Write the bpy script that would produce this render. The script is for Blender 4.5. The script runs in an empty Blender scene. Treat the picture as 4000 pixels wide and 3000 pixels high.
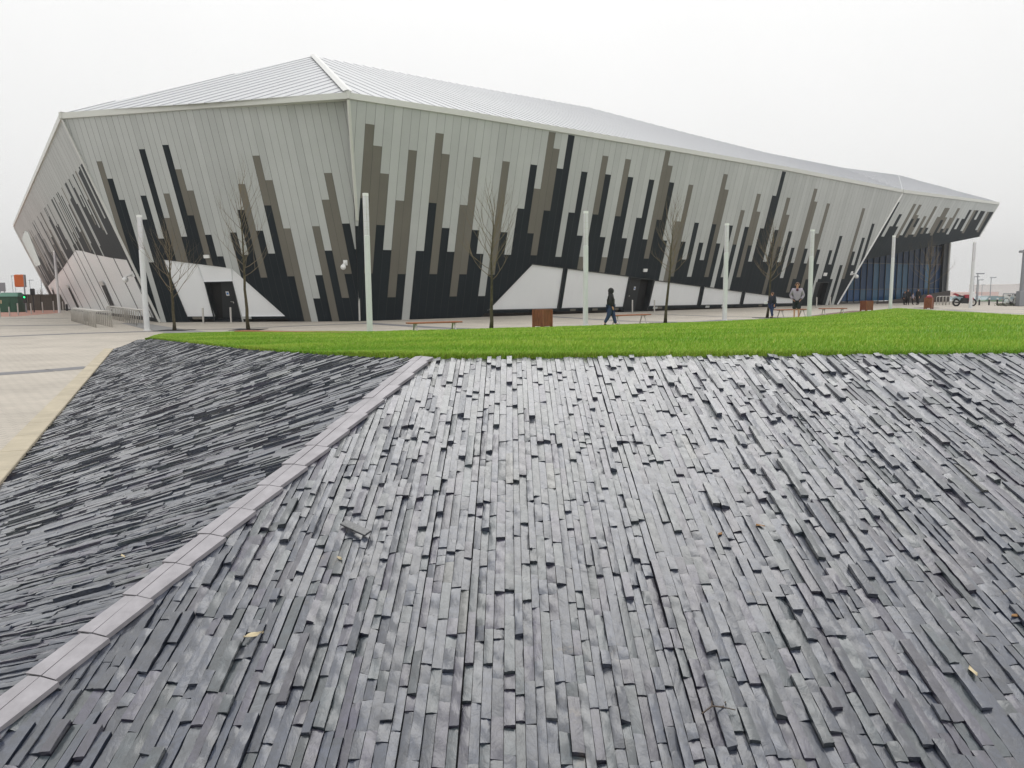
import bpy, bmesh, math, random
import numpy as np
from mathutils import Vector, Matrix

# ------------------------------------------------------------------ camera, world, sun, exposure
scene = bpy.context.scene
COL = scene.collection
F = 2900.0                      # focal length in pixels of a 4000 px wide picture
CAM_H = 1.55
ROLL = 0.009
PITCH = math.atan(360 / F)

cam_data = bpy.data.cameras.new("camera")
cam = bpy.data.objects.new("camera", cam_data)
COL.objects.link(cam)
cam_data.sensor_width = 36.0
cam_data.lens = F / 4000 * 36.0
cam_data.clip_start = 0.05
cam_data.clip_end = 4000
_R = Vector((1, 0, 0)); _U = Vector((0, math.sin(PITCH), math.cos(PITCH))); _B = Vector((0, -math.cos(PITCH), math.sin(PITCH)))
_r = (_R - ROLL * _U).normalized(); _u = (_U + ROLL * _R).normalized()
cam.matrix_world = Matrix(((_r.x, _u.x, _B.x, 0), (_r.y, _u.y, _B.y, 0), (_r.z, _u.z, _B.z, CAM_H), (0, 0, 0, 1)))
scene.camera = cam
scene.view_settings.view_transform = 'Standard'
scene.view_settings.look = 'None'
scene.view_settings.exposure = 0.0
scene.view_settings.gamma = 1.0

SUN_EL, SUN_AZ = math.radians(51), math.radians(8)     # azimuth clockwise from +Y
world = bpy.data.worlds.new("World")
scene.world = world
world.use_nodes = True
nt = world.node_tree
for n_ in list(nt.nodes): nt.nodes.remove(n_)
def wn(t, **k):
    n_ = nt.nodes.new(t)
    for a, b in k.items(): setattr(n_, a, b)
    return n_
w_out = wn('ShaderNodeOutputWorld')
w_tc = wn('ShaderNodeTexCoord')
w_sep = wn('ShaderNodeSeparateXYZ')
nt.links.new(w_tc.outputs['Generated'], w_sep.inputs[0])
w_max = wn('ShaderNodeMath', operation='MAXIMUM'); w_max.inputs[1].default_value = 0.0
nt.links.new(w_sep.outputs['Z'], w_max.inputs[0])
w_pow = wn('ShaderNodeMath', operation='POWER'); w_pow.inputs[1].default_value = 2.4
nt.links.new(w_max.outputs[0], w_pow.inputs[0])
w_mad = wn('ShaderNodeMath', operation='MULTIPLY_ADD'); w_mad.inputs[1].default_value = 1.0; w_mad.inputs[2].default_value = 0.915
nt.links.new(w_pow.outputs[0], w_mad.inputs[0])
w_noise = wn('ShaderNodeTexNoise'); w_noise.inputs['Scale'].default_value = 1.6; w_noise.inputs['Detail'].default_value = 4.0
nt.links.new(w_tc.outputs['Generated'], w_noise.inputs['Vector'])
w_nm = wn('ShaderNodeMath', operation='MULTIPLY_ADD'); w_nm.inputs[1].default_value = 0.16; w_nm.inputs[2].default_value = 0.91
nt.links.new(w_noise.outputs['Fac'], w_nm.inputs[0])
w_mul = wn('ShaderNodeMath', operation='MULTIPLY')
nt.links.new(w_mad.outputs[0], w_mul.inputs[0]); nt.links.new(w_nm.outputs[0], w_mul.inputs[1])
w_bg = wn('ShaderNodeBackground'); w_bg.inputs['Color'].default_value = (1.0, 1.0, 0.995, 1)
nt.links.new(w_mul.outputs[0], w_bg.inputs['Strength'])
w_sky = wn('ShaderNodeTexSky', sky_type='NISHITA', sun_disc=False)
w_sky.sun_elevation = SUN_EL; w_sky.sun_rotation = SUN_AZ; w_sky.dust_density = 4.0
w_hsv = wn('ShaderNodeHueSaturation'); w_hsv.inputs['Saturation'].default_value = 0.15
nt.links.new(w_sky.outputs[0], w_hsv.inputs['Color'])
w_bg2 = wn('ShaderNodeBackground'); w_bg2.inputs['Strength'].default_value = 0.008
nt.links.new(w_hsv.outputs[0], w_bg2.inputs['Color'])
w_add = wn('ShaderNodeAddShader')
nt.links.new(w_bg.outputs[0], w_add.inputs[0]); nt.links.new(w_bg2.outputs[0], w_add.inputs[1])
nt.links.new(w_add.outputs[0], w_out.inputs['Surface'])

sun_data = bpy.data.lights.new("sun", 'SUN')
sun_data.energy = 0.58
sun_data.angle = math.radians(40)
sun_data.color = (1.0, 0.98, 0.95)
sun = bpy.data.objects.new("sun", sun_data)
COL.objects.link(sun)
sdir = Vector((math.sin(SUN_AZ) * math.cos(SUN_EL), math.cos(SUN_AZ) * math.cos(SUN_EL), math.sin(SUN_EL)))
sun.rotation_euler = sdir.to_track_quat('Z', 'Y').to_euler()

rnd = random.Random(7)
nrs = np.random.RandomState(11)

# ------------------------------------------------------------------ survey helpers: bearings measured on the photograph -> places in the world
OO = np.array([0, 0, CAM_H])
def ray(x, y):
    dx, dy = x - 2000.0, y - 1500.0
    xl, yl = dx - ROLL * dy, dy + ROLL * dx
    u, v = xl / F, -yl / F
    return np.array([u, math.cos(PITCH) + v * math.sin(PITCH), v * math.cos(PITCH) - math.sin(PITCH)])
def gp(x, y, z=0.0):
    r = ray(x, y); return OO + r * ((z - CAM_H) / r[2])
def onp(x, y, P, n):
    r = ray(x, y); return OO + r * (np.dot(P - OO, n) / np.dot(r, n))
def at(x, y, d):
    r = ray(x, y); return OO + r * (d / r[1])
def gx(x, d, z=0.0):
    """point at bearing x, distance d, height z"""
    r = ray(x, 1160); q = OO + r * (d / r[1]); return np.array([q[0], d, z])

# ------------------------------------------------------------------ materials
def mat(name, col, rough=0.6, metal=0.0, spec=0.5, var=0.0, vscale=3.0, bump=0.0, bscale=40.0, attr=None, stretch=None, emit=0.0, alpha=1.0, trans=0.0):
    m = bpy.data.materials.new(name); m.use_nodes = True
    t = m.node_tree; b = t.nodes['Principled BSDF']
    c = (*col, 1)
    b.inputs['Base Color'].default_value = c
    b.inputs['Roughness'].default_value = rough
    b.inputs['Metallic'].default_value = metal
    b.inputs['Specular IOR Level'].default_value = spec
    b.inputs['Alpha'].default_value = alpha
    b.inputs['Transmission Weight'].default_value = trans
    if emit:
        b.inputs['Emission Color'].default_value = c; b.inputs['Emission Strength'].default_value = emit
    vec = None
    if var or bump:
        tc = t.nodes.new('ShaderNodeTexCoord'); vec = tc.outputs['Object']
        if stretch:
            mp = t.nodes.new('ShaderNodeMapping'); mp.inputs['Scale'].default_value = stretch
            t.links.new(vec, mp.inputs['Vector']); vec = mp.outputs[0]
    src = None
    if attr:
        a = t.nodes.new('ShaderNodeAttribute'); a.attribute_name = attr; src = a.outputs['Color']
    if var:
        nz = t.nodes.new('ShaderNodeTexNoise'); nz.inputs['Scale'].default_value = vscale; nz.inputs['Detail'].default_value = 5; nz.inputs['Roughness'].default_value = 0.65
        t.links.new(vec, nz.inputs['Vector'])
        mr = t.nodes.new('ShaderNodeMapRange'); mr.inputs['From Min'].default_value = 0.3; mr.inputs['From Max'].default_value = 0.7
        mr.inputs['To Min'].default_value = 1 - var; mr.inputs['To Max'].default_value = 1 + var
        t.links.new(nz.outputs['Fac'], mr.inputs['Value'])
        vm = t.nodes.new('ShaderNodeVectorMath'); vm.operation = 'SCALE'
        if src: t.links.new(src, vm.inputs[0])
        else: vm.inputs[0].default_value = col
        t.links.new(mr.outputs[0], vm.inputs['Scale'])
        src = vm.outputs[0]
    if src: t.links.new(src, b.inputs['Base Color'])
    if bump:
        n2 = t.nodes.new('ShaderNodeTexNoise'); n2.inputs['Scale'].default_value = bscale; n2.inputs['Detail'].default_value = 6; n2.inputs['Roughness'].default_value = 0.6
        t.links.new(vec, n2.inputs['Vector'])
        bp = t.nodes.new('ShaderNodeBump'); bp.inputs['Strength'].default_value = bump; bp.inputs['Distance'].default_value = 0.01
        t.links.new(n2.outputs['Fac'], bp.inputs['Height']); t.links.new(bp.outputs[0], b.inputs['Normal'])
    return m

M = {}
M['panel_light'] = mat('panel_light', (0.440, 0.456, 0.448), 0.6, 0.0, 0.18, attr='tone', var=0.045, vscale=0.5)
M['panel_brown'] = mat('panel_brown', (0.155, 0.146, 0.124), 0.6, 0, 0.18, attr='tone', var=0.06, vscale=0.5)
M['panel_dark'] = mat('panel_dark', (0.013, 0.0185, 0.023), 0.6, 0, 0.16, attr='tone', var=0.1, vscale=0.5)
M['panel_gap'] = mat('panel_gap', (0.05, 0.05, 0.05), 0.8)
M['fascia'] = mat('fascia', (0.54, 0.545, 0.51), 0.4, 0, 0.5, var=0.03, vscale=0.5)
M['trim_light'] = mat('trim_light', (0.55, 0.55, 0.53), 0.35)
M['roof'] = mat('roof_metal', (0.50, 0.51, 0.52), 0.5, 0, 0.3, var=0.04, vscale=0.2)
M['roof_seam'] = mat('roof_seam', (0.42, 0.425, 0.45), 0.5)  # darker than the roof: shadow lines of the ribs put into the colour
M['poly'] = mat('polycarbonate', (0.77, 0.785, 0.80), 0.35, 0, 0.5, var=0.03, vscale=0.8, stretch=(1, 1, 0.3))
M['dark_metal'] = mat('dark_metal', (0.016, 0.02, 0.024), 0.45)
M['void'] = mat('door_shadow', (0.006, 0.0065, 0.0075), 0.7)
M['plinth'] = mat('plinth_brick', (0.045, 0.036, 0.033), 0.85, var=0.2, vscale=9)
M['glass_blue'] = mat('blue_glass', (0.010, 0.033, 0.085), 0.12, 0, 0.2, attr='tone')
M['white'] = mat('white_plastic', (0.75, 0.75, 0.74), 0.4)
M['sign_blue'] = mat('sign_blue', (0.06, 0.19, 0.5), 0.5)
M['steel'] = mat('brushed_steel', (0.50, 0.48, 0.45), 0.38, 0.55, 0.5, var=0.06, vscale=20)
M['lamp_grey'] = mat('lamp_paint', (0.62, 0.63, 0.635), 0.4, 0.0, 0.5, var=0.04, vscale=4)
M['lantern'] = mat('lantern_glass', (0.80, 0.79, 0.83), 0.2, 0, 0.5, trans=0.25)
M['wood'] = mat('red_timber', (0.20, 0.062, 0.022), 0.5, var=0.35, vscale=14, stretch=(1, 1, 0.25), bump=0.2)
M['wood_top'] = mat('bench_timber', (0.27, 0.085, 0.028), 0.5, var=0.3, vscale=9, stretch=(0.2, 1, 1))
M['bark'] = mat('mossy_bark', (0.060, 0.050, 0.026), 0.9, var=0.55, vscale=7, bump=0.5, bscale=30)
M['twig'] = mat('twig_bark', (0.15, 0.115, 0.070), 0.8, var=0.3, vscale=3)
M['kerb'] = mat('kerb_stone', (0.40, 0.35, 0.26), 0.8, var=0.15, vscale=2.5, bump=0.15, bscale=120)
M['band'] = mat('grey_paver_band', (0.16, 0.158, 0.165), 0.75, var=0.12, vscale=3)
M['darkpave'] = mat('grey_pavers', (0.22, 0.215, 0.21), 0.75, var=0.12, vscale=2)
M['redpave'] = mat('red_paving', (0.42, 0.22, 0.17), 0.8, var=0.12, vscale=1.5)
M['brownpath'] = mat('brown_edging', (0.16, 0.10, 0.075), 0.85, var=0.2, vscale=4)
M['mortar'] = mat('mortar_bed', (0.02, 0.021, 0.023), 0.9, var=0.3, vscale=30)
M['hiptile'] = mat('hip_tile_clay', (0.30, 0.285, 0.302), 0.42, var=0.2, vscale=9, bump=0.06, bscale=200)
M['skin'] = mat('skin', (0.55, 0.29, 0.20), 0.55)
M['denim'] = mat('denim', (0.022, 0.040, 0.105), 0.8, var=0.2, vscale=12)
M['black_cloth'] = mat('black_cloth', (0.008, 0.008, 0.009), 0.8)
M['navy_cloth'] = mat('navy_cloth', (0.012, 0.016, 0.026), 0.8)
M['lilac_cloth'] = mat('lilac_fleece', (0.33, 0.29, 0.35), 0.9, var=0.08, vscale=15)
M['maroon_cloth'] = mat('maroon_cloth', (0.08, 0.012, 0.04), 0.8)
M['hair_brown'] = mat('brown_hair', (0.09, 0.045, 0.022), 0.6)
M['hair_dark'] = mat('dark_hair', (0.02, 0.014, 0.01), 0.6)
M['shoe_red'] = mat('red_shoe', (0.55, 0.06, 0.09), 0.5)
M['boot'] = mat('brown_boot', (0.07, 0.05, 0.035), 0.6)
M['rubber'] = mat('tyre_rubber', (0.010, 0.010, 0.011), 0.7)
M['red_paint'] = mat('red_paint', (0.28, 0.015, 0.03), 0.25, 0, 0.6)
M['white_paint'] = mat('white_paint', (0.75, 0.76, 0.77), 0.3)
M['engine'] = mat('engine_black', (0.014, 0.014, 0.015), 0.5)
M['green_paint'] = mat('kiosk_green', (0.016, 0.080, 0.045), 0.5, var=0.08, vscale=2)
M['green_roof'] = mat('kiosk_roof', (0.06, 0.19, 0.13), 0.5)
M['fence_wood'] = mat('fence_timber', (0.085, 0.072, 0.058), 0.85, var=0.2, vscale=3)
M['orange'] = mat('orange_sheet', (0.52, 0.115, 0.018), 0.55, var=0.12, vscale=2)
M['sign_grey'] = mat('sign_back', (0.22, 0.235, 0.26), 0.5)
M['signal_green'] = mat('signal_green', (0.02, 1.0, 0.22), 0.3, emit=3.0)
M['black'] = mat('black_metal', (0.012, 0.012, 0.014), 0.5)
M['leaf_dry'] = mat('dry_leaf', (0.28, 0.15, 0.06), 0.8)
M['leaf_pale'] = mat('pale_leaf', (0.50, 0.42, 0.27), 0.8)
M['hedge'] = mat('hedge_leaves', (0.045, 0.055, 0.025), 0.9, var=0.5, vscale=6)
M['car_green'] = mat('car_green', (0.12, 0.20, 0.12), 0.3)
M['car_glass'] = mat('car_glass', (0.22, 0.30, 0.32), 0.15)
M['car_silver'] = mat('car_silver', (0.42, 0.46, 0.50), 0.3, 0.4)
M['car_orange'] = mat('car_orange', (0.55, 0.27, 0.03), 0.4)
M['shelter_glass'] = mat('shelter_glass', (0.62, 0.70, 0.68), 0.1, trans=0.6)
M['shed'] = mat('misted_cladding', (0.62, 0.58, 0.56), 0.7)  # extra pale: distance mist is put into the base colour
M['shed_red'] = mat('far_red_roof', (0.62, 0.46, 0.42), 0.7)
M['pole'] = mat('pole_grey', (0.24, 0.25, 0.27), 0.5)
M['grass'] = mat('grass_blade', (0.1, 0.25, 0.02), 0.55, 0, 0.25, attr='tone')
M['lawn'] = mat('lawn_soil_grass', (0.13, 0.26, 0.02), 0.9, var=0.25, vscale=1.2)
M['sett'] = mat('far_ground', (0.52, 0.52, 0.51), 0.9, var=0.12, vscale=0.05)

def slate_mat():
    m = bpy.data.materials.new('slate'); m.use_nodes = True
    t = m.node_tree; b = t.nodes['Principled BSDF']
    a = t.nodes.new('ShaderNodeAttribute'); a.attribute_name = 'tone'
    tc = t.nodes.new('ShaderNodeTexCoord')
    n1 = t.nodes.new('ShaderNodeTexNoise'); n1.inputs['Scale'].default_value = 26; n1.inputs['Detail'].default_value = 8; n1.inputs['Roughness'].default_value = 0.62; n1.inputs['Distortion'].default_value = 0.8
    t.links.new(tc.outputs['Object'], n1.inputs['Vector'])
    mr = t.nodes.new('ShaderNodeMapRange'); mr.inputs['From Min'].default_value = 0.3; mr.inputs['From Max'].default_value = 0.72; mr.inputs['To Min'].default_value = 0.55; mr.inputs['To Max'].default_value = 1.5
    t.links.new(n1.outputs['Fac'], mr.inputs['Value'])
    vm = t.nodes.new('ShaderNodeVectorMath'); vm.operation = 'SCALE'
    t.links.new(a.outputs['Color'], vm.inputs[0]); t.links.new(mr.outputs[0], vm.inputs['Scale'])
    n5 = t.nodes.new('ShaderNodeTexNoise'); n5.inputs['Scale'].default_value = 4.2; n5.inputs['Detail'].default_value = 9; n5.inputs['Roughness'].default_value = 0.72
    t.links.new(tc.outputs['Object'], n5.inputs['Vector'])
    r5 = t.nodes.new('ShaderNodeMapRange'); r5.inputs['From Min'].default_value = 0.635; r5.inputs['From Max'].default_value = 0.73; r5.inputs['To Max'].default_value = 0.7
    t.links.new(n5.outputs['Fac'], r5.inputs['Value'])
    mx = t.nodes.new('ShaderNodeMix'); mx.data_type = 'RGBA'; mx.inputs['B'].default_value = (0.13, 0.105, 0.07, 1)
    t.links.new(r5.outputs[0], mx.inputs['Factor']); t.links.new(vm.outputs[0], mx.inputs['A'])
    t.links.new(mx.outputs['Result'], b.inputs['Base Color'])
    n2 = t.nodes.new('ShaderNodeTexNoise'); n2.inputs['Scale'].default_value = 9; n2.inputs['Detail'].default_value = 3
    t.links.new(tc.outputs['Object'], n2.inputs['Vector'])
    mr2 = t.nodes.new('ShaderNodeMapRange'); mr2.inputs['To Min'].default_value = 0.24; mr2.inputs['To Max'].default_value = 0.36
    t.links.new(n2.outputs['Fac'], mr2.inputs['Value']); t.links.new(mr2.outputs[0], b.inputs['Roughness'])
    b.inputs['Specular IOR Level'].default_value = 0.6; b.inputs['Coat Weight'].default_value = 1.0; b.inputs['Coat Roughness'].default_value = 0.14; b.inputs['Coat IOR'].default_value = 1.55
    mp = t.nodes.new('ShaderNodeMapping'); mp.inputs['Scale'].default_value = (1.0, 0.45, 1.0)
    t.links.new(tc.outputs['Object'], mp.inputs['Vector'])
    n3 = t.nodes.new('ShaderNodeTexNoise'); n3.inputs['Scale'].default_value = 22; n3.inputs['Detail'].default_value = 5; n3.inputs['Roughness'].default_value = 0.58; n3.inputs['Distortion'].default_value = 1.5
    t.links.new(mp.outputs[0], n3.inputs['Vector'])
    bp = t.nodes.new('ShaderNodeBump'); bp.inputs['Strength'].default_value = 0.55; bp.inputs['Distance'].default_value = 0.01
    sn = t.nodes.new('ShaderNodeMath'); sn.operation = 'SNAP'; sn.inputs[1].default_value = 0.085
    t.links.new(n3.outputs['Fac'], sn.inputs[0])
    ad = t.nodes.new('ShaderNodeMath'); ad.operation = 'MULTIPLY_ADD'; ad.inputs[1].default_value = 0.45
    t.links.new(n3.outputs['Fac'], ad.inputs[0]); t.links.new(sn.outputs[0], ad.inputs[2])
    t.links.new(ad.outputs[0], bp.inputs['Height']); t.links.new(bp.outputs[0], b.inputs['Normal']); t.links.new(bp.outputs[0], b.inputs['Coat Normal'])
    return m
M['slate'] = slate_mat()

def paver_mat(name, c1, c2, mort, scale, rot=0.0):
    m = bpy.data.materials.new(name); m.use_nodes = True
    t = m.node_tree; b = t.nodes['Principled BSDF']
    tc = t.nodes.new('ShaderNodeTexCoord')
    mp = t.nodes.new('ShaderNodeMapping'); mp.inputs['Rotation'].default_value = (0, 0, rot)
    t.links.new(tc.outputs['Object'], mp.inputs['Vector'])
    br = t.nodes.new('ShaderNodeTexBrick')
    br.inputs['Scale'].default_value = scale; br.inputs['Mortar Size'].default_value = 0.012; br.inputs['Mortar Smooth'].default_value = 0.3
    br.inputs['Brick Width'].default_value = 0.5; br.inputs['Row Height'].default_value = 0.25
    br.inputs['Color1'].default_value = (*c1, 1); br.inputs['Color2'].default_value = (*c2, 1); br.inputs['Mortar'].default_value = (*mort, 1)
    t.links.new(mp.outputs[0], br.inputs['Vector'])
    nz = t.nodes.new('ShaderNodeTexNoise'); nz.inputs['Scale'].default_value = 0.45; nz.inputs['Detail'].default_value = 7; nz.inputs['Roughness'].default_value = 0.7
    t.links.new(tc.outputs['Object'], nz.inputs['Vector'])
    mr = t.nodes.new('ShaderNodeMapRange'); mr.inputs['From Min'].default_value = 0.3; mr.inputs['From Max'].default_value = 0.7; mr.inputs['To Min'].default_value = 0.80; mr.inputs['To Max'].default_value = 1.12
    t.links.new(nz.outputs['Fac'], mr.inputs['Value'])
    vm = t.nodes.new('ShaderNodeVectorMath'); vm.operation = 'SCALE'
    t.links.new(br.outputs['Color'], vm.inputs[0]); t.links.new(mr.outputs[0], vm.inputs['Scale'])
    t.links.new(vm.outputs[0], b.inputs['Base Color'])
    b.inputs['Roughness'].default_value = 0.72
    return m
M['paver'] = paver_mat('beige_pavers', (0.45, 0.405, 0.345), (0.415, 0.375, 0.32), (0.21, 0.19, 0.165), 2.3, 0.12)

# ------------------------------------------------------------------ mesh builder
WOFF = {}
class MB:
    def __init__(s): s.v = []; s.f = []; s.m = []; s.tone = []
    def poly(s, pts, mi=0, tone=None):
        b = len(s.v); s.v += [tuple(map(float, p)) for p in pts]; s.f.append(tuple(range(b, b + len(pts)))); s.m.append(mi); s.tone.append(tone)
    def mesh(s, vs, fs, mi=0, tone=None):
        b = len(s.v); s.v += [tuple(map(float, p)) for p in vs]
        for f in fs: s.f.append(tuple(b + i for i in f)); s.m.append(mi); s.tone.append(tone)
    def box(s, c, d, mi=0, rz=0.0, bev=0.0, tone=None):
        """box with its base centre at c, size d, softened top edges"""
        x, y, z = d[0] / 2, d[1] / 2, d[2]
        ca, sa = math.cos(rz), math.sin(rz)
        def tr(p): return (c[0] + p[0] * ca - p[1] * sa, c[1] + p[0] * sa + p[1] * ca, c[2] + p[2])
        if bev > 0:
            e = min(bev, x * .9, y * .9, z * .45)
            rings = [[(-x + e, -y + e, 0), (x - e, -y + e, 0), (x - e, y - e, 0), (-x + e, y - e, 0)],
                     [(-x, -y, e), (x, -y, e), (x, y, e), (-x, y, e)], [(-x, -y, z - e), (x, -y, z - e), (x, y, z - e), (-x, y, z - e)],
                     [(-x + e, -y + e, z), (x - e, -y + e, z), (x - e, y - e, z), (-x + e, y - e, z)]]
        else:
            rings = [[(-x, -y, 0), (x, -y, 0), (x, y, 0), (-x, y, 0)], [(-x, -y, z), (x, -y, z), (x, y, z), (-x, y, z)]]
        vs = [tr(p) for r_ in rings for p in r_]; fs = [(3, 2, 1, 0)]
        for k in range(len(rings) - 1):
            for i in range(4): j = (i + 1) % 4; fs.append((k * 4 + i, k * 4 + j, k * 4 + 4 + j, k * 4 + 4 + i))
        k = (len(rings) - 1) * 4; fs.append((k, k + 1, k + 2, k + 3)); s.mesh(vs, fs, mi, tone)
    def tube(s, pts, rad, n=8, mi=0, cap=True, tone=None):
        pts = [Vector(p) for p in pts]
        if not isinstance(rad, (list, tuple)): rad = [rad] * len(pts)
        vs = []; fs = []; up = None
        for i, p in enumerate(pts):
            d = (pts[min(i + 1, len(pts) - 1)] - pts[max(i - 1, 0)])
            if d.length < 1e-9: d = Vector((0, 0, 1))
            d.normalize()
            if up is None:
                up = Vector((1, 0, 0)) if abs(d.x) < .8 else Vector((0, 1, 0))
            a = d.cross(up)
            if a.length < 1e-4: a = d.orthogonal()
            a.normalize(); b = d.cross(a).normalized(); up = -b if False else a.cross(d)
            for k in range(n):
                t = 2 * math.pi * k / n
                vs.append(p + (a * math.cos(t) + b * math.sin(t)) * rad[i])
        for i in range(len(pts) - 1):
            for k in range(n):
                j = (k + 1) % n; fs.append((i * n + k, i * n + j, i * n + n + j, i * n + n + k))
        if cap:
            fs.append(tuple(range(n - 1, -1, -1))); fs.append(tuple(range((len(pts) - 1) * n, len(pts) * n)))
        s.mesh(vs, fs, mi, tone)
    def lathe(s, prof, c=(0, 0, 0), n=20, mi=0):
        vs = []; fs = []
        for r_, z in prof:
            for k in range(n):
                t = 2 * math.pi * k / n; vs.append((c[0] + r_ * math.cos(t), c[1] + r_ * math.sin(t), c[2] + z))
        for i in range(len(prof) - 1):
            for k in range(n):
                j = (k + 1) % n; fs.append((i * n + k, i * n + j, i * n + n + j, i * n + n + k))
        fs.append(tuple(range(n - 1, -1, -1))); fs.append(tuple(range((len(prof) - 1) * n, len(prof) * n)))
        s.mesh(vs, fs, mi)
    def ball(s, c, r, mi=0, nu=10, nv=7):
        r = r if isinstance(r, (tuple, list)) else (r, r, r)
        vs = []; fs = []
        for i in range(nv + 1):
            a = math.pi * i / nv
            for k in range(nu):
                t = 2 * math.pi * k / nu
                vs.append((c[0] + r[0] * math.sin(a) * math.cos(t), c[1] + r[1] * math.sin(a) * math.sin(t), c[2] - r[2] * math.cos(a)))
        for i in range(nv):
            for k in range(nu):
                j = (k + 1) % nu; fs.append((i * nu + k, i * nu + j, i * nu + nu + j, i * nu + nu + k))
        s.mesh(vs, fs, mi)
    def prism(s, outline, a, b, mi=0):
        """outline in the XZ plane pushed from y=a to y=b"""
        n = len(outline); vs = [(p[0], a, p[1]) for p in outline] + [(p[0], b, p[1]) for p in outline]
        fs = [tuple(range(n)), tuple(range(2 * n - 1, n - 1, -1))] + [(i, i + n, (i + 1) % n + n, (i + 1) % n) for i in range(n)]
        s.mesh(vs, fs, mi)
    def build(s, name, mats, parent=None, smooth=False, world=False, sharp=False):
        me = bpy.data.meshes.new(name)
        off = np.array(WOFF.get(parent.name, (0, 0, 0))) if (world and parent) else np.zeros(3)
        vs = np.array(s.v, dtype=float) - off if s.v else np.zeros((0, 3))
        me.from_pydata([tuple(p) for p in vs], [], s.f)
        mats = mats if isinstance(mats, (list, tuple)) else [mats]
        for m_ in mats: me.materials.append(m_)
        if any(s.m): me.polygons.foreach_set('material_index', s.m)
        if smooth: me.polygons.foreach_set('use_smooth', [True] * len(me.polygons))
        if any(t is not None for t in s.tone):
            at_ = me.attributes.new('tone', 'FLOAT_COLOR', 'FACE')
            buf = []
            for t in s.tone: buf += [*(t or (0.1, 0.1, 0.1)), 1.0]
            at_.data.foreach_set('color', buf)
        me.update()
        if sharp: me.polygons.foreach_set('use_smooth', [True] * len(me.polygons)); me.set_sharp_from_angle(angle=math.radians(38))
        o = bpy.data.objects.new(name, me); COL.objects.link(o)
        if parent:
            o.parent = parent
            if world: WOFF[o.name] = tuple(off)
        return o

def tag(o, label=None, cat=None, group=None, kind=None):
    if label: o['label'] = label
    if cat: o['category'] = cat
    if group: o['group'] = group
    if kind: o['kind'] = kind
    return o
def thing(name, loc, label, cat, group=None, rz=0.0):
    o = bpy.data.objects.new(name, None); o.empty_display_size = 0.2; COL.objects.link(o)
    o.location = tuple(map(float, loc)); o.rotation_euler = (0, 0, rz)
    WOFF[o.name] = tuple(map(float, loc))
    return tag(o, label, cat, group)
def dup(root, loc, rz, label, group=None, scale=None):
    def cp(o, par):
        c = o.copy(); COL.objects.link(c)
        if par is not None: c.parent = par
        for ch in list(o.children): cp(ch, c)
        return c
    r = cp(root, None); r.location = tuple(map(float, loc)); r.rotation_euler = (0, 0, rz)
    if scale: r.scale = scale
    r['label'] = label
    if group: r['group'] = group
    return r

# ------------------------------------------------------------------ ground
def sheet(name, pts, z, m, kind='structure'):
    b = MB(); b.poly([(p[0], p[1], z) for p in pts]); return tag(b.build(name, m), kind=kind)
b = MB(); prof = [(-60, -1.3), (130, -1.3), (400, -4.5), (1000, -11.0), (2600, -26.0)]
for (y0, z0), (y1, z1) in zip(prof[:-1], prof[1:]): b.poly([(-1800, y0, z0), (1800, y0, z0), (1800, y1, z1), (-1800, y1, z1)])
tag(b.build('ground', M['sett']), kind='structure')
def terrain(d): return float(np.interp(d, [q_[0] for q_ in prof], [q_[1] for q_ in prof]))
pz = [(-110, -12), (60, -12), (60, 72), (46, 96), (-110, 128)]
b = MB()
for i in range(5): p, q_ = pz[i], pz[(i + 1) % 5]; b.poly([(*p, -1.4), (*q_, -1.4), (*q_, -.002), (*p, -.002)])
tag(b.build('plaza_edge', M['kerb']), kind='structure')
sheet('unseen_dark_sheet', [(-2.0, -5), (9, -5), (9, 1.95), (-1.9, 1.95)], 0.004, M['mortar'])  # unseen dark sheet, added so the slates' front faces reflect less light
sheet('plaza', pz, 0.0, M['paver'])
def strip(px, w, m, z=0.004, name='paving_band'):
    """paving band whose centre line follows ground points"""
    P = [gp(*q) for q in px]; b = MB()
    for i in range(len(P) - 1):
        d = P[i + 1] - P[i]; n_ = np.array([-d[1], d[0], 0]) / np.linalg.norm(d) * w / 2
        b.poly([P[i] - n_ + [0, 0, z], P[i + 1] - n_ + [0, 0, z], P[i + 1] + n_ + [0, 0, z], P[i] + n_ + [0, 0, z]])
    return tag(b.build(name, m), kind='structure')
strip([(-300, 1326), (0, 1315), (300, 1303), (575, 1295), (640, 1293)], 0.75, M['band'])
strip([(-300, 1277), (0, 1273), (330, 1269)], 0.75, M['band'])
strip([(-300, 1247), (0, 1246), (275, 1243)], 0.75, M['band'])
strip([(-300, 1482), (0, 1461), (200, 1447), (352, 1434)], 0.62, M['band'])
strip([(640, 1293), (900, 1285), (1200, 1272), (1405, 1264)], 0.5, M['band'])
strip([(1420, 1262), (1700, 1280), (2000, 1292), (2200, 1296)], 0.9, M['band'])
strip([(2120, 1235), (2450, 1255), (2700, 1259), (2830, 1250), (3000, 1247)], 0.6, M['band'])
strip([(2530, 1226), (2800, 1236), (3060, 1242), (3150, 1240)], 0.5, M['band'])
strip([(3700, 1211), (3850, 1222), (4050, 1226)], 0.5, M['band'])
strip([(3560, 1205), (3800, 1212), (4050, 1209)], 0.4, M['band'])
q = [gp(*p) for p in [(470, 1262), (560, 1262), (720, 1287), (860, 1302), (660, 1303), (560, 1285)]]
sheet('grey_paving', q, 0.008, M['darkpave'])
q = [gp(*p) for p in [(-400, 1240), (60, 1237), (240, 1222), (225, 1208), (60, 1200), (-400, 1200)]]
sheet('red_paving', q, 0.004, M['redpave'])
q = [gp(*p) for p in [(3050, 1253), (3170, 1243), (3330, 1222), (3390, 1213), (3330, 1214), (3240, 1224), (3150, 1236)]]
sheet('brown_path', q, 0.008, M['brownpath'])

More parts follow.
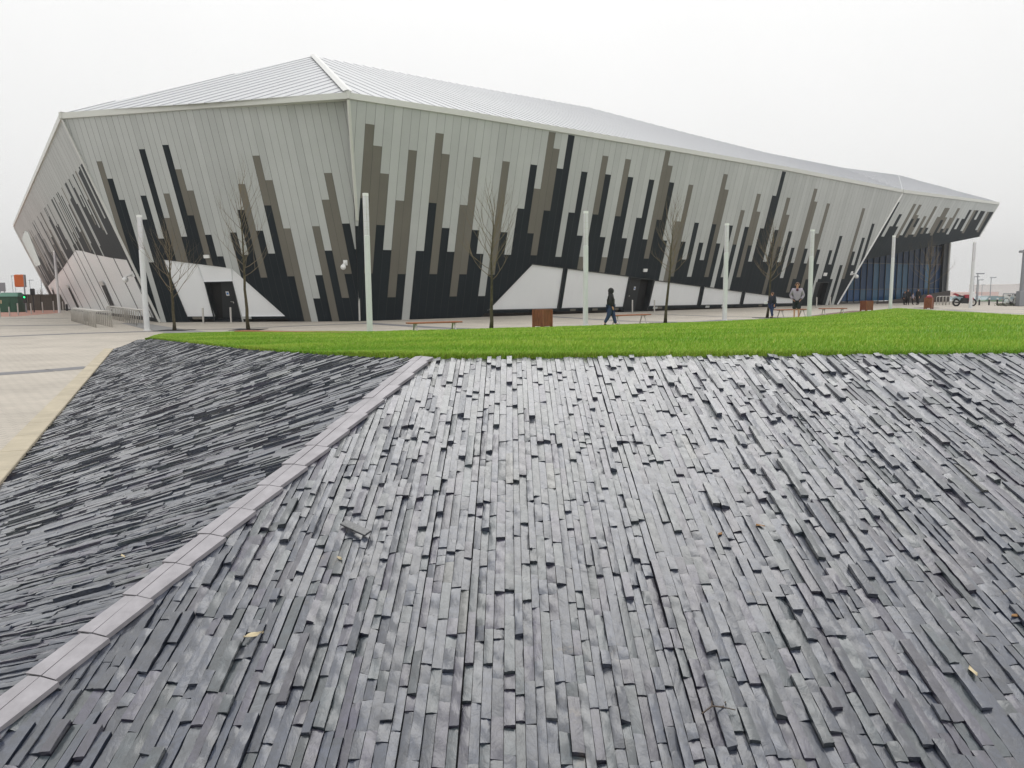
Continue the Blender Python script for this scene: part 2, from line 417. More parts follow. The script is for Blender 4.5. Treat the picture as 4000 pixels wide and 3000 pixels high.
# ------------------------------------------------------------------ slate bank
P1 = np.array([-0.68, 5.59, 1.05]); HG = np.array([-1.91, 2.00, 0.0])
def Sz(y): return -0.585 + 0.292 * y
KA = np.array([-2.34, 2.0]); KB = np.array([-11.5, 21.44])
edge_pts = [(2.0, -1.91, 0.0), (5.59, -0.68, 1.05), (7.2, -1.74, 0.95), (9.64, -3.32, 0.82), (19.9, -9.66, 0.38), (21.44, -10.8, 0.26)]
EY = [e[0] for e in edge_pts]; EX = [e[1] for e in edge_pts]; EZ = [e[2] for e in edge_pts]
def Lxr(y): return float(np.interp(y, EY, EX))
def Lzr(y): return float(np.interp(y, EY, EZ))
def Lxk(y): return float(KA[0] + (KB[0] - KA[0]) * (y - KA[1]) / (KB[1] - KA[1]))
def Lz(x, y):
    a, c = Lxk(y), Lxr(y); return Lzr(y) * (x - a) / max(c - a, 1e-3)

bank = thing('slate_bank', (0, 4, 0), 'dark slate clad sloping bank in front of the lawn with a pale tiled hip', 'slate bank')
def tone_slate():
    r = rnd.random(); k = 0.75 + 0.6 * rnd.random()
    if r < 0.64: c = (0.023, 0.029, 0.046)
    elif r < 0.82: c = (0.030, 0.028, 0.047)
    elif r < 0.985: c = (0.024, 0.033, 0.040)
    elif r < 0.992: c = (0.062, 0.064, 0.060)
    else: c = (0.062, 0.068, 0.078)
    return tuple(k * v for v in c)
def slate_piece(b, o, ea, eb, en, la, wb, h, near, mi=0):
    """one split slate lying with its length along ea, from o; top at height h"""
    t = tone_slate()
    na, nb = (max(4, int(la / 0.025)), 4) if near else (1, 1)
    th = rnd.uniform(-0.004, 0.004); tw = rnd.uniform(-0.0035, 0.0035)
    ph = rnd.random() * 50
    j = lambda s_: rnd.uniform(-s_, s_)
    vs = []; rough = rnd.choice([0.2, 0.5, 1.0, 1.5])
    skew0, skew1 = j(0.006), j(0.006)
    for i in range(na + 1):
        for k in range(nb + 1):
            fa, fb = i / na, k / nb
            a = la * fa + (skew0 * (fb - .5) if i == 0 else 0) + (skew1 * (fb - .5) if i == na else 0)
            c = wb * fb
            z = h + th * (fa - .5) * 2 + tw * (fb - .5) * 2
            if near:
                if 0 < i < na: a += j(0.004)
                if 0 < k < nb: c += j(0.002)
                z += rough * (0.0016 * math.sin(fa * la * 55 + ph + fb * 2) + j(0.0013))
                if i in (0, na): z -= 0.0014
                if k in (0, nb): z -= 0.0010
            vs.append(o + ea * a + eb * c + en * z)
    W = nb + 1; fs = [(i * W + k, i * W + W + k, i * W + W + k + 1, i * W + k + 1) for i in range(na) for k in range(nb)]
    border = [k for k in range(nb + 1)] + [i * W + nb for i in range(1, na + 1)] + [na * W + k for k in range(nb - 1, -1, -1)] + [i * W for i in range(na - 1, 0, -1)]
    base = len(vs)
    for q_ in border:
        p = vs[q_]; hh = float(np.dot(p - o, en)); vs.append(p - en * (hh + 0.045))
    nB = len(border)
    for i in range(nB):
        jx = (i + 1) % nB; fs.append((border[i], border[jx], base + jx, base + i))
    b.mesh(vs, fs, mi, t)
def rand_h(lim=1.0):
    r = rnd.random()
    if r < 0.56: return rnd.uniform(0.0, 0.005)
    if r < 0.85: return rnd.uniform(0.004, 0.011)
    return rnd.uniform(0.011, 0.022) * lim
ang = math.atan(0.292)
enS = np.array([0, -math.sin(ang), math.cos(ang)]); eaS = np.array([0, math.cos(ang), math.sin(ang)]); ebS = np.array([1.0, 0, 0])
bS = MB()
x = -1.95
while x < 8.2:
    w = rnd.choice([0.032, 0.035, 0.038, 0.040, 0.042])
    xc = x + w / 2
    y = 1.6 + rnd.uniform(0, 0.2)
    y_end = 5.60
    if xc < P1[0]: y_end = HG[1] + (xc - HG[0]) / (P1[0] - HG[0]) * (P1[1] - HG[1])
    while y < y_end - 0.03:
        la = rnd.choice([0.07, 0.10, 0.13, 0.16, 0.2, 0.24, 0.28, 0.34]) * rnd.uniform(0.85, 1.15)
        dy = la * math.cos(ang)
        if y + dy > y_end: dy = y_end - y; la = dy / math.cos(ang)
        if la < 0.03: break
        lim = 0.45 if (xc < P1[0] + 0.05 and y + dy > y_end - 0.25) else 1.0
        o = np.array([x, y, Sz(y)])
        vis = abs(x) < 0.78 * y + 0.6
        if y + dy > 1.95:
            slate_piece(bS, o, eaS, ebS, enS, la - rnd.uniform(0.001, 0.003), w - rnd.uniform(0.0008, 0.0022), rand_h(lim), near=(vis and y < 4.6))
        y += dy
    x += w + (0.0042 if rnd.random() < 0.12 else 0.0005)
bS.build('slate_face', M['slate'], bank, world=True, sharp=True)
bL = MB()
y = 2.02
while y < 21.4:
    w = rnd.choice([0.023, 0.026, 0.029, 0.032])
    yc = y + w / 2
    xk, xr = Lxk(yc), Lxr(yc); zr = Lzr(yc); span = xr - xk
    if span > 0.05:
        sl = zr / span; L_ = math.hypot(1, sl)
        ea = np.array([1, 0, sl]) / L_
        dzdy = (Lz(xk + span * .6, y + .05) - Lz(xk + span * .6, y)) / .05
        eb = np.array([0, 1, dzdy - 0.02]); eb /= np.linalg.norm(eb)
        en = np.cross(ea, eb); en /= np.linalg.norm(en)
        xx = xk - 0.03 + rnd.uniform(0, 0.04)
        while xx < xr - 0.03:
            la = rnd.choice([0.10, 0.15, 0.2, 0.26, 0.32, 0.40]) * rnd.uniform(0.85, 1.15)
            dx = la / L_
            if xx + dx > xr: dx = xr - xx; la = dx * L_
            if la < 0.03: break
            lim = 0.45 if (y < 5.7 and xx + dx > xr - 0.2) else 1.0
            slate_piece(bL, np.array([xx, y, (xx - xk) * sl]), ea, eb, en, la - 0.002, w - rnd.uniform(0.001, 0.002), rand_h(lim) * 0.75, near=(y < 4.0))
            xx += dx
    y += w
bL.build('slate_face', M['slate'], bank, world=True, sharp=True)
bb = MB()
bb.poly([(-2.1, 1.6, Sz(1.6) - .02), (9, 1.6, Sz(1.6) - .02), (9, 5.62, Sz(5.62) - .02), (P1[0], 5.62, Sz(5.62) - .02)])
ys = np.linspace(2.0, 21.44, 60)
for i in range(len(ys) - 1):
    a, c = ys[i], ys[i + 1]
    bb.poly([(Lxk(a), a, -.02), (Lxr(a), a, Lzr(a) - .02), (Lxr(c), c, Lzr(c) - .02), (Lxk(c), c, -.02)])
bb.poly([(KB[0], KB[1], -.05), (-10.8, 21.46, -.05), (-10.8, 21.46, .27), (KB[0], KB[1] + .01, 0.0)])
bb.poly([(-10.8, 21.46, -.05), (-9.66, 19.95, -.05), (-9.66, 19.95, .38), (-10.8, 21.46, .27)])
bb.build('mortar_bed', M['mortar'], bank, world=True)
# hip tiles, two rows laid over the joint between the faces
hd = P1 - HG; hl = np.linalg.norm(hd); hd = hd / hl
enH = np.array([-0.10, -0.30, 1.0]); enH -= hd * np.dot(enH, hd); enH /= np.linalg.norm(enH)
side = np.cross(hd, enH); side /= np.linalg.norm(side)
bh = MB(); s_ = -0.55; k_ = 0
bm_ = MB(); a_ = HG + hd * -.55; c_ = HG + hd * hl
bm_.poly([a_ - side * .06 + enH * .012, c_ - side * .06 + enH * .012, c_ + side * .06 + enH * .012, a_ + side * .06 + enH * .012]); bm_.build('hip_mortar', M['mortar'], bank, world=True)
while s_ < hl - 0.02:
    ln = 0.232
    if s_ + ln > hl + .02: ln = hl + .02 - s_
    for sg in (-1, 1):
        w = 0.074
        lo = 0.020 + rnd.uniform(-.001, .001)
        o = HG + hd * s_
        sk = side * 0.020
        drop = -0.006
        inn = o + side * sg * 0.0025 + enH * lo; out = o + side * sg * w + enH * (lo + drop)
        tilt = enH * rnd.uniform(0.001, 0.006)
        o = o + enH * (0.003 * (k_ % 2))
        a0, a1, c1, c0 = inn - sk * .0, inn + hd * (ln - .011) + sk * .25 + tilt, out + hd * (ln - .011) + sk + tilt, out - sk * .4
        dn = enH * 0.020
        ring = [a0, a1, c1, c0] if sg < 0 else [a0, c0, c1, a1]
        vs = ring + [p - dn for p in ring]
        bh.mesh(vs, [(0, 1, 2, 3), (0, 4, 5, 1), (1, 5, 6, 2), (2, 6, 7, 3), (3, 7, 4, 0)])
    s_ += ln; k_ += 1
bh.build('hip_tiles', M['hiptile'], bank, world=True)
# kerb beside the bank
bk = MB()
kd = np.array([KB[0] - KA[0], KB[1] - KA[1], 0]); kl = np.linalg.norm(kd); kd /= kl; kn = np.array([-kd[1], kd[0], 0])
s_ = -0.6
while s_ < kl:
    ln = min(0.915, kl - s_)
    if ln < .1: break
    c = np.array([KA[0], KA[1], 0]) + kd * (s_ + ln / 2) + kn * (-0.0)
    c = c + kn * 0.13
    bk.box((c[0], c[1], 0.0), (ln - .008, 0.24, 0.035 + rnd.uniform(0, .003)), 0, math.atan2(kd[1], kd[0]), bev=0.006)
    s_ += ln
tag(bk.build('kerb', M['kerb']), kind='structure')

# ------------------------------------------------------------------ lawn: ruled between the slate edge and the plaza edge
front = [(-10.0, 20.3, .34), (-9.66, 19.9, .38), (-6.5, 14.8, .60), (-3.32, 9.64, .82), (-1.74, 7.2, .95), (-0.68, 5.62, 1.05), (1.0, 5.62, 1.05), (3.0, 5.62, 1.05), (5.5, 5.62, 1.05), (9.0, 5.62, 1.05)]
back = [(-10.6, 22.0, .02), (-13.4, 29.0, 0), (-11.0, 30.4, 0), (-8.2, 30.2, 0), (-5.63, 29.83, 0), (1.13, 32.2, 0), (10.0, 36.3, 0), (16.9, 41.9, 0), (29.9, 57.9, 0), (25.5, 36.9, 0)]
fs_ = np.linspace(0, 1, len(front))
front_a = np.array(front); back_a = np.array(back)
wt = np.array([0, .10, .2, .3, .4, .55, .70, .80, .93, 1.0])
def lawn_pt(s, t):
    s = np.asarray(s); t = np.asarray(t)
    A = np.stack([np.interp(s, wt, front_a[:, i]) for i in range(3)], -1)
    B = np.stack([np.interp(s, wt, back_a[:, i]) for i in range(3)], -1)
    p = A + (B - A) * t[..., None]
    p[..., 2] += 0.06 * np.sin(t * math.pi) * (0.6 + 0.4 * np.sin(s * 9))
    return p
NS, NT = 70, 40
sg, tg = np.meshgrid(np.linspace(0, 1, NS), np.linspace(0, 1, NT) ** 1.6, indexing='ij')
LP = lawn_pt(sg, tg)
bl = MB(); vs = LP.reshape(-1, 3)
bl.mesh(vs, [(i * NT + j, i * NT + NT + j, i * NT + NT + j + 1, i * NT + j + 1) for i in range(NS - 1) for j in range(NT - 1)])
tag(bl.build('lawn', M['lawn'], smooth=True), kind='structure')
# blades of grass
N = 420000
s_r = nrs.rand(N); t_r = nrs.rand(N) ** 2.1
PB = lawn_pt(s_r, t_r)
edge = nrs.rand(26000); PE = lawn_pt(0.0 + edge, np.abs(nrs.randn(26000)) * 0.004)
PB = np.concatenate([PB, PE])
dist = PB[:, 1]
keep = (np.abs(PB[:, 0]) < 0.80 * dist + 1.5) & (nrs.rand(len(PB)) < 1.0)
PB = PB[keep]; dist = dist[keep]; N = len(PB)
patch = 0.5 + 0.25 * np.sin(PB[:, 0] * 1.7 + np.sin(PB[:, 1] * 0.9) * 2) + 0.25 * np.sin(PB[:, 1] * 2.3 + PB[:, 0] * 1.1 + 1)
hgt = (0.022 + 0.034 * nrs.rand(N)) * (0.7 + 0.6 * patch)
wid = np.clip(0.0002 + 0.00036 * dist, 0.002, 0.02)
ang_ = nrs.rand(N) * 2 * math.pi
lean = nrs.randn(N, 2) * 0.42; lean[:, 0] += 0.25
ax = np.stack([np.cos(ang_) * .9, np.sin(ang_) * .35, np.zeros(N)], -1)
ax /= np.linalg.norm(ax, axis=1)[:, None]
base = PB - np.array([0, 0, 0.006])
tip = PB + np.stack([lean[:, 0] * hgt, lean[:, 1] * hgt, hgt], -1)
mid = PB + np.stack([lean[:, 0] * hgt * .3, lean[:, 1] * hgt * .3, hgt * .6], -1)
V = np.stack([base - ax * wid[:, None], base + ax * wid[:, None], mid + ax * wid[:, None] * .7, mid - ax * wid[:, None] * .7, tip], 1).reshape(-1, 3)
me = bpy.data.meshes.new('grass')
me.vertices.add(N * 5); me.vertices.foreach_set('co', V.ravel())
idx = np.arange(N)[:, None] * 5
loops = np.concatenate([idx + np.array([[0, 1, 2, 3]]), idx + np.array([[3, 2, 4]])], 1)
me.loops.add(N * 7); me.loops.foreach_set('vertex_index', loops.ravel().astype(np.int32))
me.polygons.add(N * 2)
ls = (np.arange(N)[:, None] * 7 + np.array([[0, 4]])).ravel()
me.polygons.foreach_set('loop_start', ls.astype(np.int32))
me.update(calc_edges=True)
g0 = np.array([0.150, 0.315, 0.018]); g1 = np.array([0.345, 0.475, 0.060]); g2 = np.array([0.46, 0.46, 0.12])
mixr = nrs.rand(N)[:, None]
colr = g0 + (g1 - g0) * np.clip(mixr * .7 + (patch[:, None] - .45) * .9, 0, 1)
dry = nrs.rand(N) < 0.05; colr[dry] = g2 * (0.7 + .6 * nrs.rand(dry.sum())[:, None])
att = me.attributes.new('tone', 'FLOAT_COLOR', 'POINT')
cc = np.repeat(np.concatenate([colr, np.ones((N, 1))], 1), 5, axis=0)
att.data.foreach_set('color', cc.ravel())
me.materials.append(M['grass'])
go = bpy.data.objects.new('grass', me); COL.objects.link(go)
tag(go, 'bright green short grass covering the sloping lawn', 'grass', kind='stuff')

# ------------------------------------------------------------------ the arena
Cb = gp(1405, 1255); F1b = gp(625, 1259); DEb = gp(3270, 1190); F2b = gp(222, 1205)
arena = thing('arena_building', (Cb[0], Cb[1], 0), 'large faceted grey arena with leaning striped walls and a ribbed metal roof', 'arena')
up = lambda v: v / np.linalg.norm(v)
def clip(poly, a, c, d):
    """keep the side a*x+c*y <= d of a convex polygon"""
    out = []
    for i in range(len(poly)):
        p, q_ = poly[i], poly[(i + 1) % len(poly)]
        fp, fq = a * p[0] + c * p[1] - d, a * q_[0] + c * q_[1] - d
        if fp <= 0: out.append(p)
        if (fp < 0 < fq) or (fq < 0 < fp):
            t = fp / (fp - fq); out.append((p[0] + t * (q_[0] - p[0]), p[1] + t * (q_[1] - p[1])))
    return out
def halfs(conv):
    A = sum(conv[i][0] * conv[(i + 1) % len(conv)][1] - conv[(i + 1) % len(conv)][0] * conv[i][1] for i in range(len(conv)))
    if A < 0: conv = conv[::-1]
    res = []
    for i in range(len(conv)):
        p, q_ = conv[i], conv[(i + 1) % len(conv)]
        ex, ey = q_[0] - p[0], q_[1] - p[1]
        res.append((ey, -ex, ey * p[0] - ex * p[1]))
    return res
def area(p): return abs(sum(p[i][0] * p[(i + 1) % len(p)][1] - p[(i + 1) % len(p)][0] * p[i][1] for i in range(len(p)))) / 2
def inter(poly, conv):
    for h in halfs(conv):
        poly = clip(poly, *h)
        if len(poly) < 3: return []
    return poly
def subtract(poly, conv):
    if len(inter(poly, conv)) < 3: return [poly]
    out = []; cur = poly
    for a, c, d in halfs(conv):
        o = clip(cur, -a, -c, -d)
        if len(o) >= 3 and area(o) > 1e-4: out.append(o)
        cur = clip(cur, a, c, d)
        if len(cur) < 3: break
    return out

PCOL = {'L': (0.440, 0.456, 0.448), 'B': (0.155, 0.146, 0.124), 'D': (0.013, 0.0185, 0.023)}
class Facade:
    def __init__(s, P, e1, e2, outward):
        s.P = P; s.e1 = e1; s.e2 = e2
        n = np.cross(e1, e2); n /= np.linalg.norm(n)
        if np.dot(n, outward) < 0: n = -n
        s.n = n; s.A = np.linalg.pinv(np.stack([e1, e2], 1)); s.holes = []
    def uv(s, x, y): return tuple(s.A @ (onp(x, y, s.P, s.n) - s.P))
    def xyz(s, u, v, off=0.0): return s.P + s.e1 * u + s.e2 * v + s.n * off
    def pt(s, x, y, off=0.0): return onp(x, y, s.P, s.n) + s.n * off
    def build(s, outline_px, bounds, trans, default, gap=0.0065, extra=None):
        out = [s.uv(*q_) for q_ in outline_px]
        colT = {}
        for x_, y_, c_ in trans:
            u, v = s.uv(x_, y_); i = int(np.searchsorted(bounds, u)) - 1
            colT.setdefault(i, []).append((v, c_))
        if extra:
            for i, lst in extra.items(): colT.setdefault(i, []).extend(lst)
        b = MB(); vmax = 40; vmin = -20
        for i in range(len(bounds) - 1):
            u0, u1 = bounds[i] + gap, bounds[i + 1] - gap
            seq = sorted(colT.get(i, []), key=lambda q_: -q_[0])
            cur = 'L'; top = vmax; segs = []
            for v, c_ in seq:
                if c_ == cur: continue
                segs.append((top, v, cur)); top = v; cur = c_
            segs.append((top, vmin, cur))
            dv = default(i, 0.5 * (u0 + u1)) if default else None
            if dv is not None: segs = [(a_, max(c0, dv), m_) for a_, c0, m_ in segs if a_ > dv] + [(dv, vmin, 'D')]
            tv = 1 + 0.05 * math.sin(i * 12.9898 + 3 * math.sin(i * 78.2))
            for a_, c0, m_ in segs:
                ps = inter([(u0, c0), (u1, c0), (u1, a_), (u0, a_)], out)
                if len(ps) < 3: continue
                polys = [ps]
                for h in s.holes: polys = [r_ for p in polys for r_ in subtract(p, h)]
                dz = 0.004 * ((i * 7) % 5) / 4
                for p in polys:
                    if area(p) > 2e-4:
                        b.poly([s.xyz(u, v, dz) for u, v in p], {'L': 0, 'B': 1, 'D': 2}[m_], tuple(c_ * tv for c_ in PCOL[m_]))
        polys = [out]
        for h in s.holes: polys = [r_ for p in polys for r_ in subtract(p, h)]
        for p in polys: b.poly([s.xyz(u, v, -0.03) for u, v in p], 3)
        return b.build('wall', [M['panel_light'], M['panel_brown'], M['panel_dark'], M['panel_gap']], arena, world=True)
    def recess(s, name, px, depth, back, reveal, frame=0.0, inset=None, framemat=None):
        """hole in the wall with reveals, a back pane and an optional proud frame; returns the pane object"""
        uvs = [s.uv(*q_) for q_ in px]; s.holes.append(uvs)
        P0 = [s.xyz(u, v, 0.006) for u, v in uvs]; P2 = [s.xyz(u, v, -depth) for u, v in uvs]
        bp_ = MB(); bp_.poly(P2)
        pane = bp_.build(name, back, arena, world=True)
        br = MB(); n = len(px)
        for i in range(n):
            j = (i + 1) % n; br.poly([P0[i], P0[j], P2[j], P2[i]])
        if frame:
            c = np.mean(np.array(uvs), axis=0)
            ring = []
            for i in range(n):
                p = np.array(uvs[i]); a_ = up(np.array(uvs[i - 1]) - p); d_ = up(np.array(uvs[(i + 1) % n]) - p)
                sn = abs(a_[0] * d_[1] - a_[1] * d_[0]); q_ = p + (a_ + d_) * frame / max(sn, .35)
                ring.append(q_)
            for i in range(n):
                j = (i + 1) % n
                br.poly([P0[i] + s.n * .012, P0[j] + s.n * .012, s.xyz(*ring[j], 0.018), s.xyz(*ring[i], 0.018)])
                br.poly([s.xyz(*ring[i], 0.018), s.xyz(*ring[j], 0.018), s.xyz(*ring[j], -depth), s.xyz(*ring[i], -depth)])
        br.build('frame', reveal, pane, world=True)
        return pane

def conv(crop, pts):
    x0, y0, s_ = crop; return [(x0 + p[0] / s_, y0 + p[1] / s_, *p[2:]) for p in pts]
def vp_dir(x, y):
    v = -ray(x, y); return v / v[2]
B_, D_ = 'B', 'D'
# ---- long wall on the right
FD = Facade(Cb, up(DEb - Cb), vp_dir(825, 9350), np.array([.6, -.75, -.3]))
tD = []
tD += conv((1350, 350, 3.318), [(315, 448, B_), (413, 730, B_), (498, 1088, B_), (868, 785, B_), (1220, 567, B_), (1297, 835, B_), (695, 1437, B_), (1125, 1468, D_), (1530, 1495, B_), (250, 1410, D_)])
tD += conv((1350, 800, 3.318), [(158, 275, D_), (445, 262, D_), (530, 585, D_), (583, 1198, D_), (715, 898, D_), (957, 597, D_), (1130, 898, D_), (1293, 300, D_), (1358, 608, D_), (1390, 1187, D_), (1515, 900, D_), (330, 890, D_)])
tD += conv((1800, 400, 3.318), [(208, 712, B_), (588, 765, B_), (945, 808, D_), (990, 1118, B_), (1187, 385, B_), (1240, 600, B_), (1290, 858, D_), (1440, 425, D_), (1607, 900, D_), (778, 1376, D_), (1118, 1402, D_), (1440, 1428, D_)])
tD += conv((1800, 750, 3.318), [(187, 493, D_), (245, 800, D_), (265, 1348, D_), (392, 1072, D_), (553, 520, D_), (605, 812, D_), (903, 535, D_), (945, 820, D_), (1268, 840, D_), (1540, 565, D_), (1558, 838, B_)])
tD += conv((2250, 500, 3.318), [(387, 362, B_), (420, 603, D_), (680, 405, B_), (710, 636, D_), (985, 670, D_), (1195, 300, B_), (1225, 488, B_), (1245, 706, D_), (1495, 736, B_), (253, 1120, D_), (547, 1143, D_), (820, 1165, D_), (1085, 1190, D_), (1330, 1210, B_), (1567, 1228, D_), (347, 1413, D_), (630, 1428, D_), (897, 1443, D_), (1155, 1458, D_), (1395, 1473, D_)])
tD += conv((2250, 750, 3.318), [(370, 845, B_), (645, 858, B_), (917, 863, D_), (1245, 1095, D_), (1410, 875, D_), (1475, 1098, D_)])
tD += conv((2700, 600, 4.1475), [(568, 335, B_), (575, 583, B_), (843, 917, B_), (1100, 652, B_), (1090, 940, B_), (1512, 290, D_), (1350, 683, D_), (1583, 715, B_), (1565, 990, B_), (380, 1145, D_), (652, 1165, D_), (910, 1188, D_), (1155, 1212, D_), (1393, 1237, D_), (1615, 1260, D_), (168, 1442, D_), (442, 1455, D_), (707, 1473, D_), (950, 1488, D_), (1430, 1508, D_), (1640, 1525, D_)])
tD += conv((2700, 850, 4.1475), [(180, 688, D_), (260, 962, D_), (505, 965, D_), (775, 965, D_), (960, 712, D_), (1200, 715, D_), (1430, 722, D_), (1475, 978, D_), (1650, 733, D_), (1300, 950, D_), (1565, 1212, D_)])
tD += conv((3050, 650, 3.016), [(412, 262, B_), (415, 415, B_), (565, 437, B_), (977, 493, B_), (1092, 675, D_), (300, 968, D_), (440, 792, B_), (450, 980, D_), (595, 988, D_), (715, 820, D_), (865, 830, B_), (860, 1003, D_), (978, 840, D_), (300, 1143, D_), (435, 1150, D_), (590, 1155, D_), (720, 1163, D_), (860, 1163, D_), (175, 1325, D_), (300, 1330, D_), (460, 1325, D_), (600, 1327, D_), (735, 1325, D_)])
bn = [0, 13, 24, 29, 45, 72, 104]; bu = [-1.0, 5.82, 11.67, 14.32, 22.94, 37.52, 54.87]
boundsD = np.concatenate([[-3.1, -2.57, -2.04, -1.52], np.interp(np.arange(0, 105), bn, bu), 54.87 + .542 * np.arange(1, 20)])
# openings: translucent panels, doors, plinth recess
dp = [[(1902, 1214), (2079, 1030), (2205, 1046), (2180, 1208)], [(2216, 1047), (2461, 1079), (2437, 1201), (2191, 1207)], [(2557, 1094), (2741, 1118), (2726, 1194), (2533, 1198)],
      [(2751, 1119), (2903, 1139), (2892, 1190.5), (2736, 1194)], [(2911, 1140), (3118, 1168), (3132, 1186), (2900, 1190.5)]]
for q_ in dp: FD.recess('translucent_panel', q_, 0.07, M['poly'], M['dark_metal'], frame=0.05)
def door(fac, px, leaf, sign, handle, depth=0.45):
    void = fac.recess('doorway', px, depth, M['void'], M['dark_metal'], frame=0.06)
    off = -depth + .03
    bd = MB(); ps = [fac.pt(*q_, off) for q_ in leaf]; bd.poly(ps); bd.poly([p - fac.n * .02 for p in ps[::-1]])
    d = bd.build('door', M['dark_metal'], arena, world=True)
    if sign:
        c = fac.pt(*sign, off + .01); bs = MB(); U = fac.e1; Vv = fac.e2
        rect = lambda cx, w, h, o_: [cx + U * w * a_ / 2 + Vv * h * c_ / 2 + fac.n * o_ for a_, c_ in ((-1, -1), (1, -1), (1, 1), (-1, 1))]
        bs.poly(rect(c, .18, .24, 0), 0)
        bs.poly([c + U * .065 * math.cos(t) + Vv * .065 * math.sin(t) + fac.n * .004 for t in np.linspace(0, 2 * math.pi, 15)[:-1]], 1)
        bs.build('door_sign', [M['white'], M['sign_blue']], d, world=True)
    if handle:
        c = fac.pt(*handle, off + .01); bhn = MB()
        bhn.tube([c, c + fac.n * .06, c + fac.n * .06 + fac.e1 * -.12], .012, 6); bhn.box(c - fac.e2 * .1, (.05, .02, .2))
        bhn.build('handle', M['steel'], d, world=True)
    return d
door(FD, [(2464, 1081), (2553, 1092), (2528, 1222), (2434, 1222)], [(2464, 1092), (2520, 1096), (2495, 1222), (2434, 1222)], (2495, 1132), (2474, 1160))
door(FD, [(3188, 1102), (3238, 1102), (3212, 1194), (3166, 1194)], [(3188, 1106), (3222, 1106), (3196, 1194), (3166, 1194)], (3189, 1130), None)
for q_ in ([(1893, 1224), (2432, 1210), (2427, 1223), (1872, 1246)], [(2532, 1207), (3115, 1194), (3135, 1204.5), (2530, 1221)]):
    FD.recess('plinth', q_, 0.35, M['plinth'], M['void'])
outD = [(1366, 386), (1800, 453.5), (2246, 526.6), (2601, 586), (3062, 665), (3524, 753), (3270, 1190.5), (1405, 1255)]
FD.build(outD, boundsD, tD, None)
# ---- front wall on the left
FB = Facade(F1b, up(Cb - F1b), vp_dir(2980, 9150), np.array([-.1, -.96, -.25]))
tB = conv((300, 450, 3.016), [(262, 543, B_), (387, 747, D_), (525, 997, D_), (760, 400, D_), (1038, 350, D_), (778, 947, D_), (1048, 922, B_), (1185, 637, B_), (1330, 887, B_), (1335, 1180, D_), (1060, 1210, B_), (805, 1228, D_), (990, 1453, D_), (1260, 1430, D_), (1540, 1408, D_), (712, 1497, D_)])
tB += conv((400, 800, 3.318), [(630, 745, D_), (1520, 668, D_)])
tB += conv((800, 550, 2.765), [(548, 160, B_), (688, 425, B_), (390, 467, B_), (388, 745, D_), (305, 990, D_), (675, 698, D_), (590, 970, D_), (1325, 347, B_), (1300, 635, B_), (1200, 922, B_), (885, 946, B_), (1523, 893, D_), (415, 1232, D_), (718, 1217, D_), (635, 1477, D_), (930, 1463, D_), (1335, 1185, D_), (1235, 1450, D_), (1550, 1437, D_), (1632, 1170, D_)])
tB += conv((1000, 850, 3.687), [(878, 1163, D_), (1300, 1155, D_)])
ub = [0.07]
while ub[-1] < 15: ub.append(ub[-1] + .3155 + .0092 * (ub[-1] + .15))
lo_ = [0.07]
while lo_[-1] > -4.5: lo_.append(lo_[-1] - (.3155 + .0092 * (lo_[-1] - .15)))
boundsB = np.array(lo_[::-1][:-1] + ub)
FB.recess('translucent_panel', [(636, 1014), (770, 1031), (796, 1101), (841, 1237), (731, 1237)], 0.05, M['poly'], M['dark_metal'])
FB.recess('translucent_panel', [(770.5, 1031), (903, 1048), (908, 1098), (796.5, 1101)], 0.05, M['poly'], M['poly'])
FB.recess('translucent_panel', [(903.5, 1048), (1114, 1235), (946, 1236), (908.5, 1098)], 0.05, M['poly'], M['poly'])
door(FB, [(797, 1101), (908, 1098.5), (946, 1257.5), (838, 1257.5)], [(850, 1108), (908, 1106), (946, 1257), (858, 1257)], (876, 1154), (898, 1185))
for q_ in ([(737, 1246.5), (836, 1246.5), (839, 1258), (744, 1258)], [(950, 1246), (1121, 1244.5), (1136, 1255.5), (953, 1257)]):
    FB.recess('plinth', q_, 0.35, M['plinth'], M['void'])
outB = [(245, 465), (800, 425), (1361, 387), (1405, 1255), (1130, 1257), (625, 1259)]
FB.build(outB, boundsB, tB, None)
# ---- far left wall
FA = Facade(F2b, up(F1b - F2b), vp_dir(4300, 9000), np.array([-.76, -.55, -.35]))
tops = [(321, 980), (376, 995.5), (443, 1008.5)]; lefts = [(285, 991), (262, 1022), (245, 1048), (214, 1086)]
base_uv = [FA.uv(594, 1240), FA.uv(228, 1203)]
def A_base(u):
    t = (u - base_uv[1][0]) / (base_uv[0][0] - base_uv[1][0]); return base_uv[1][1] + t * (base_uv[0][1] - base_uv[1][1])
us_ = [FA.uv(186, 1119)] + [FA.uv(*p) for p in lefts[::-1]] + [FA.uv(293, 977)] + [FA.uv(*p) for p in tops] + [FA.uv(495, 1015)]
cells = []
for i in range(len(us_) - 1):
    a_, c_ = us_[i], us_[i + 1]; cells.append([(a_[0] + .03, A_base(a_[0])), (c_[0] - .06, A_base(c_[0])), (c_[0] - .06, c_[1]), (a_[0] + .03, a_[1])])
last = us_[-1]; cells.append([(last[0] + .03, A_base(last[0])), (base_uv[0][0] - .1, A_base(base_uv[0][0])), (last[0] + .03, last[1])])
for cell in cells:
    FA.holes.append(cell); b = MB(); b.poly([FA.xyz(u, v, -.02) for u, v in cell]); pn = b.build('translucent_panel', M['poly'], arena, world=True)
    b = MB(); n = len(cell)
    for i in range(n):
        j = (i + 1) % n; b.poly([FA.xyz(*cell[i], .005), FA.xyz(*cell[j], .005), FA.xyz(*cell[j], -.02), FA.xyz(*cell[i], -.02)])
    b.build('frame', M['dark_metal'], pn, world=True)
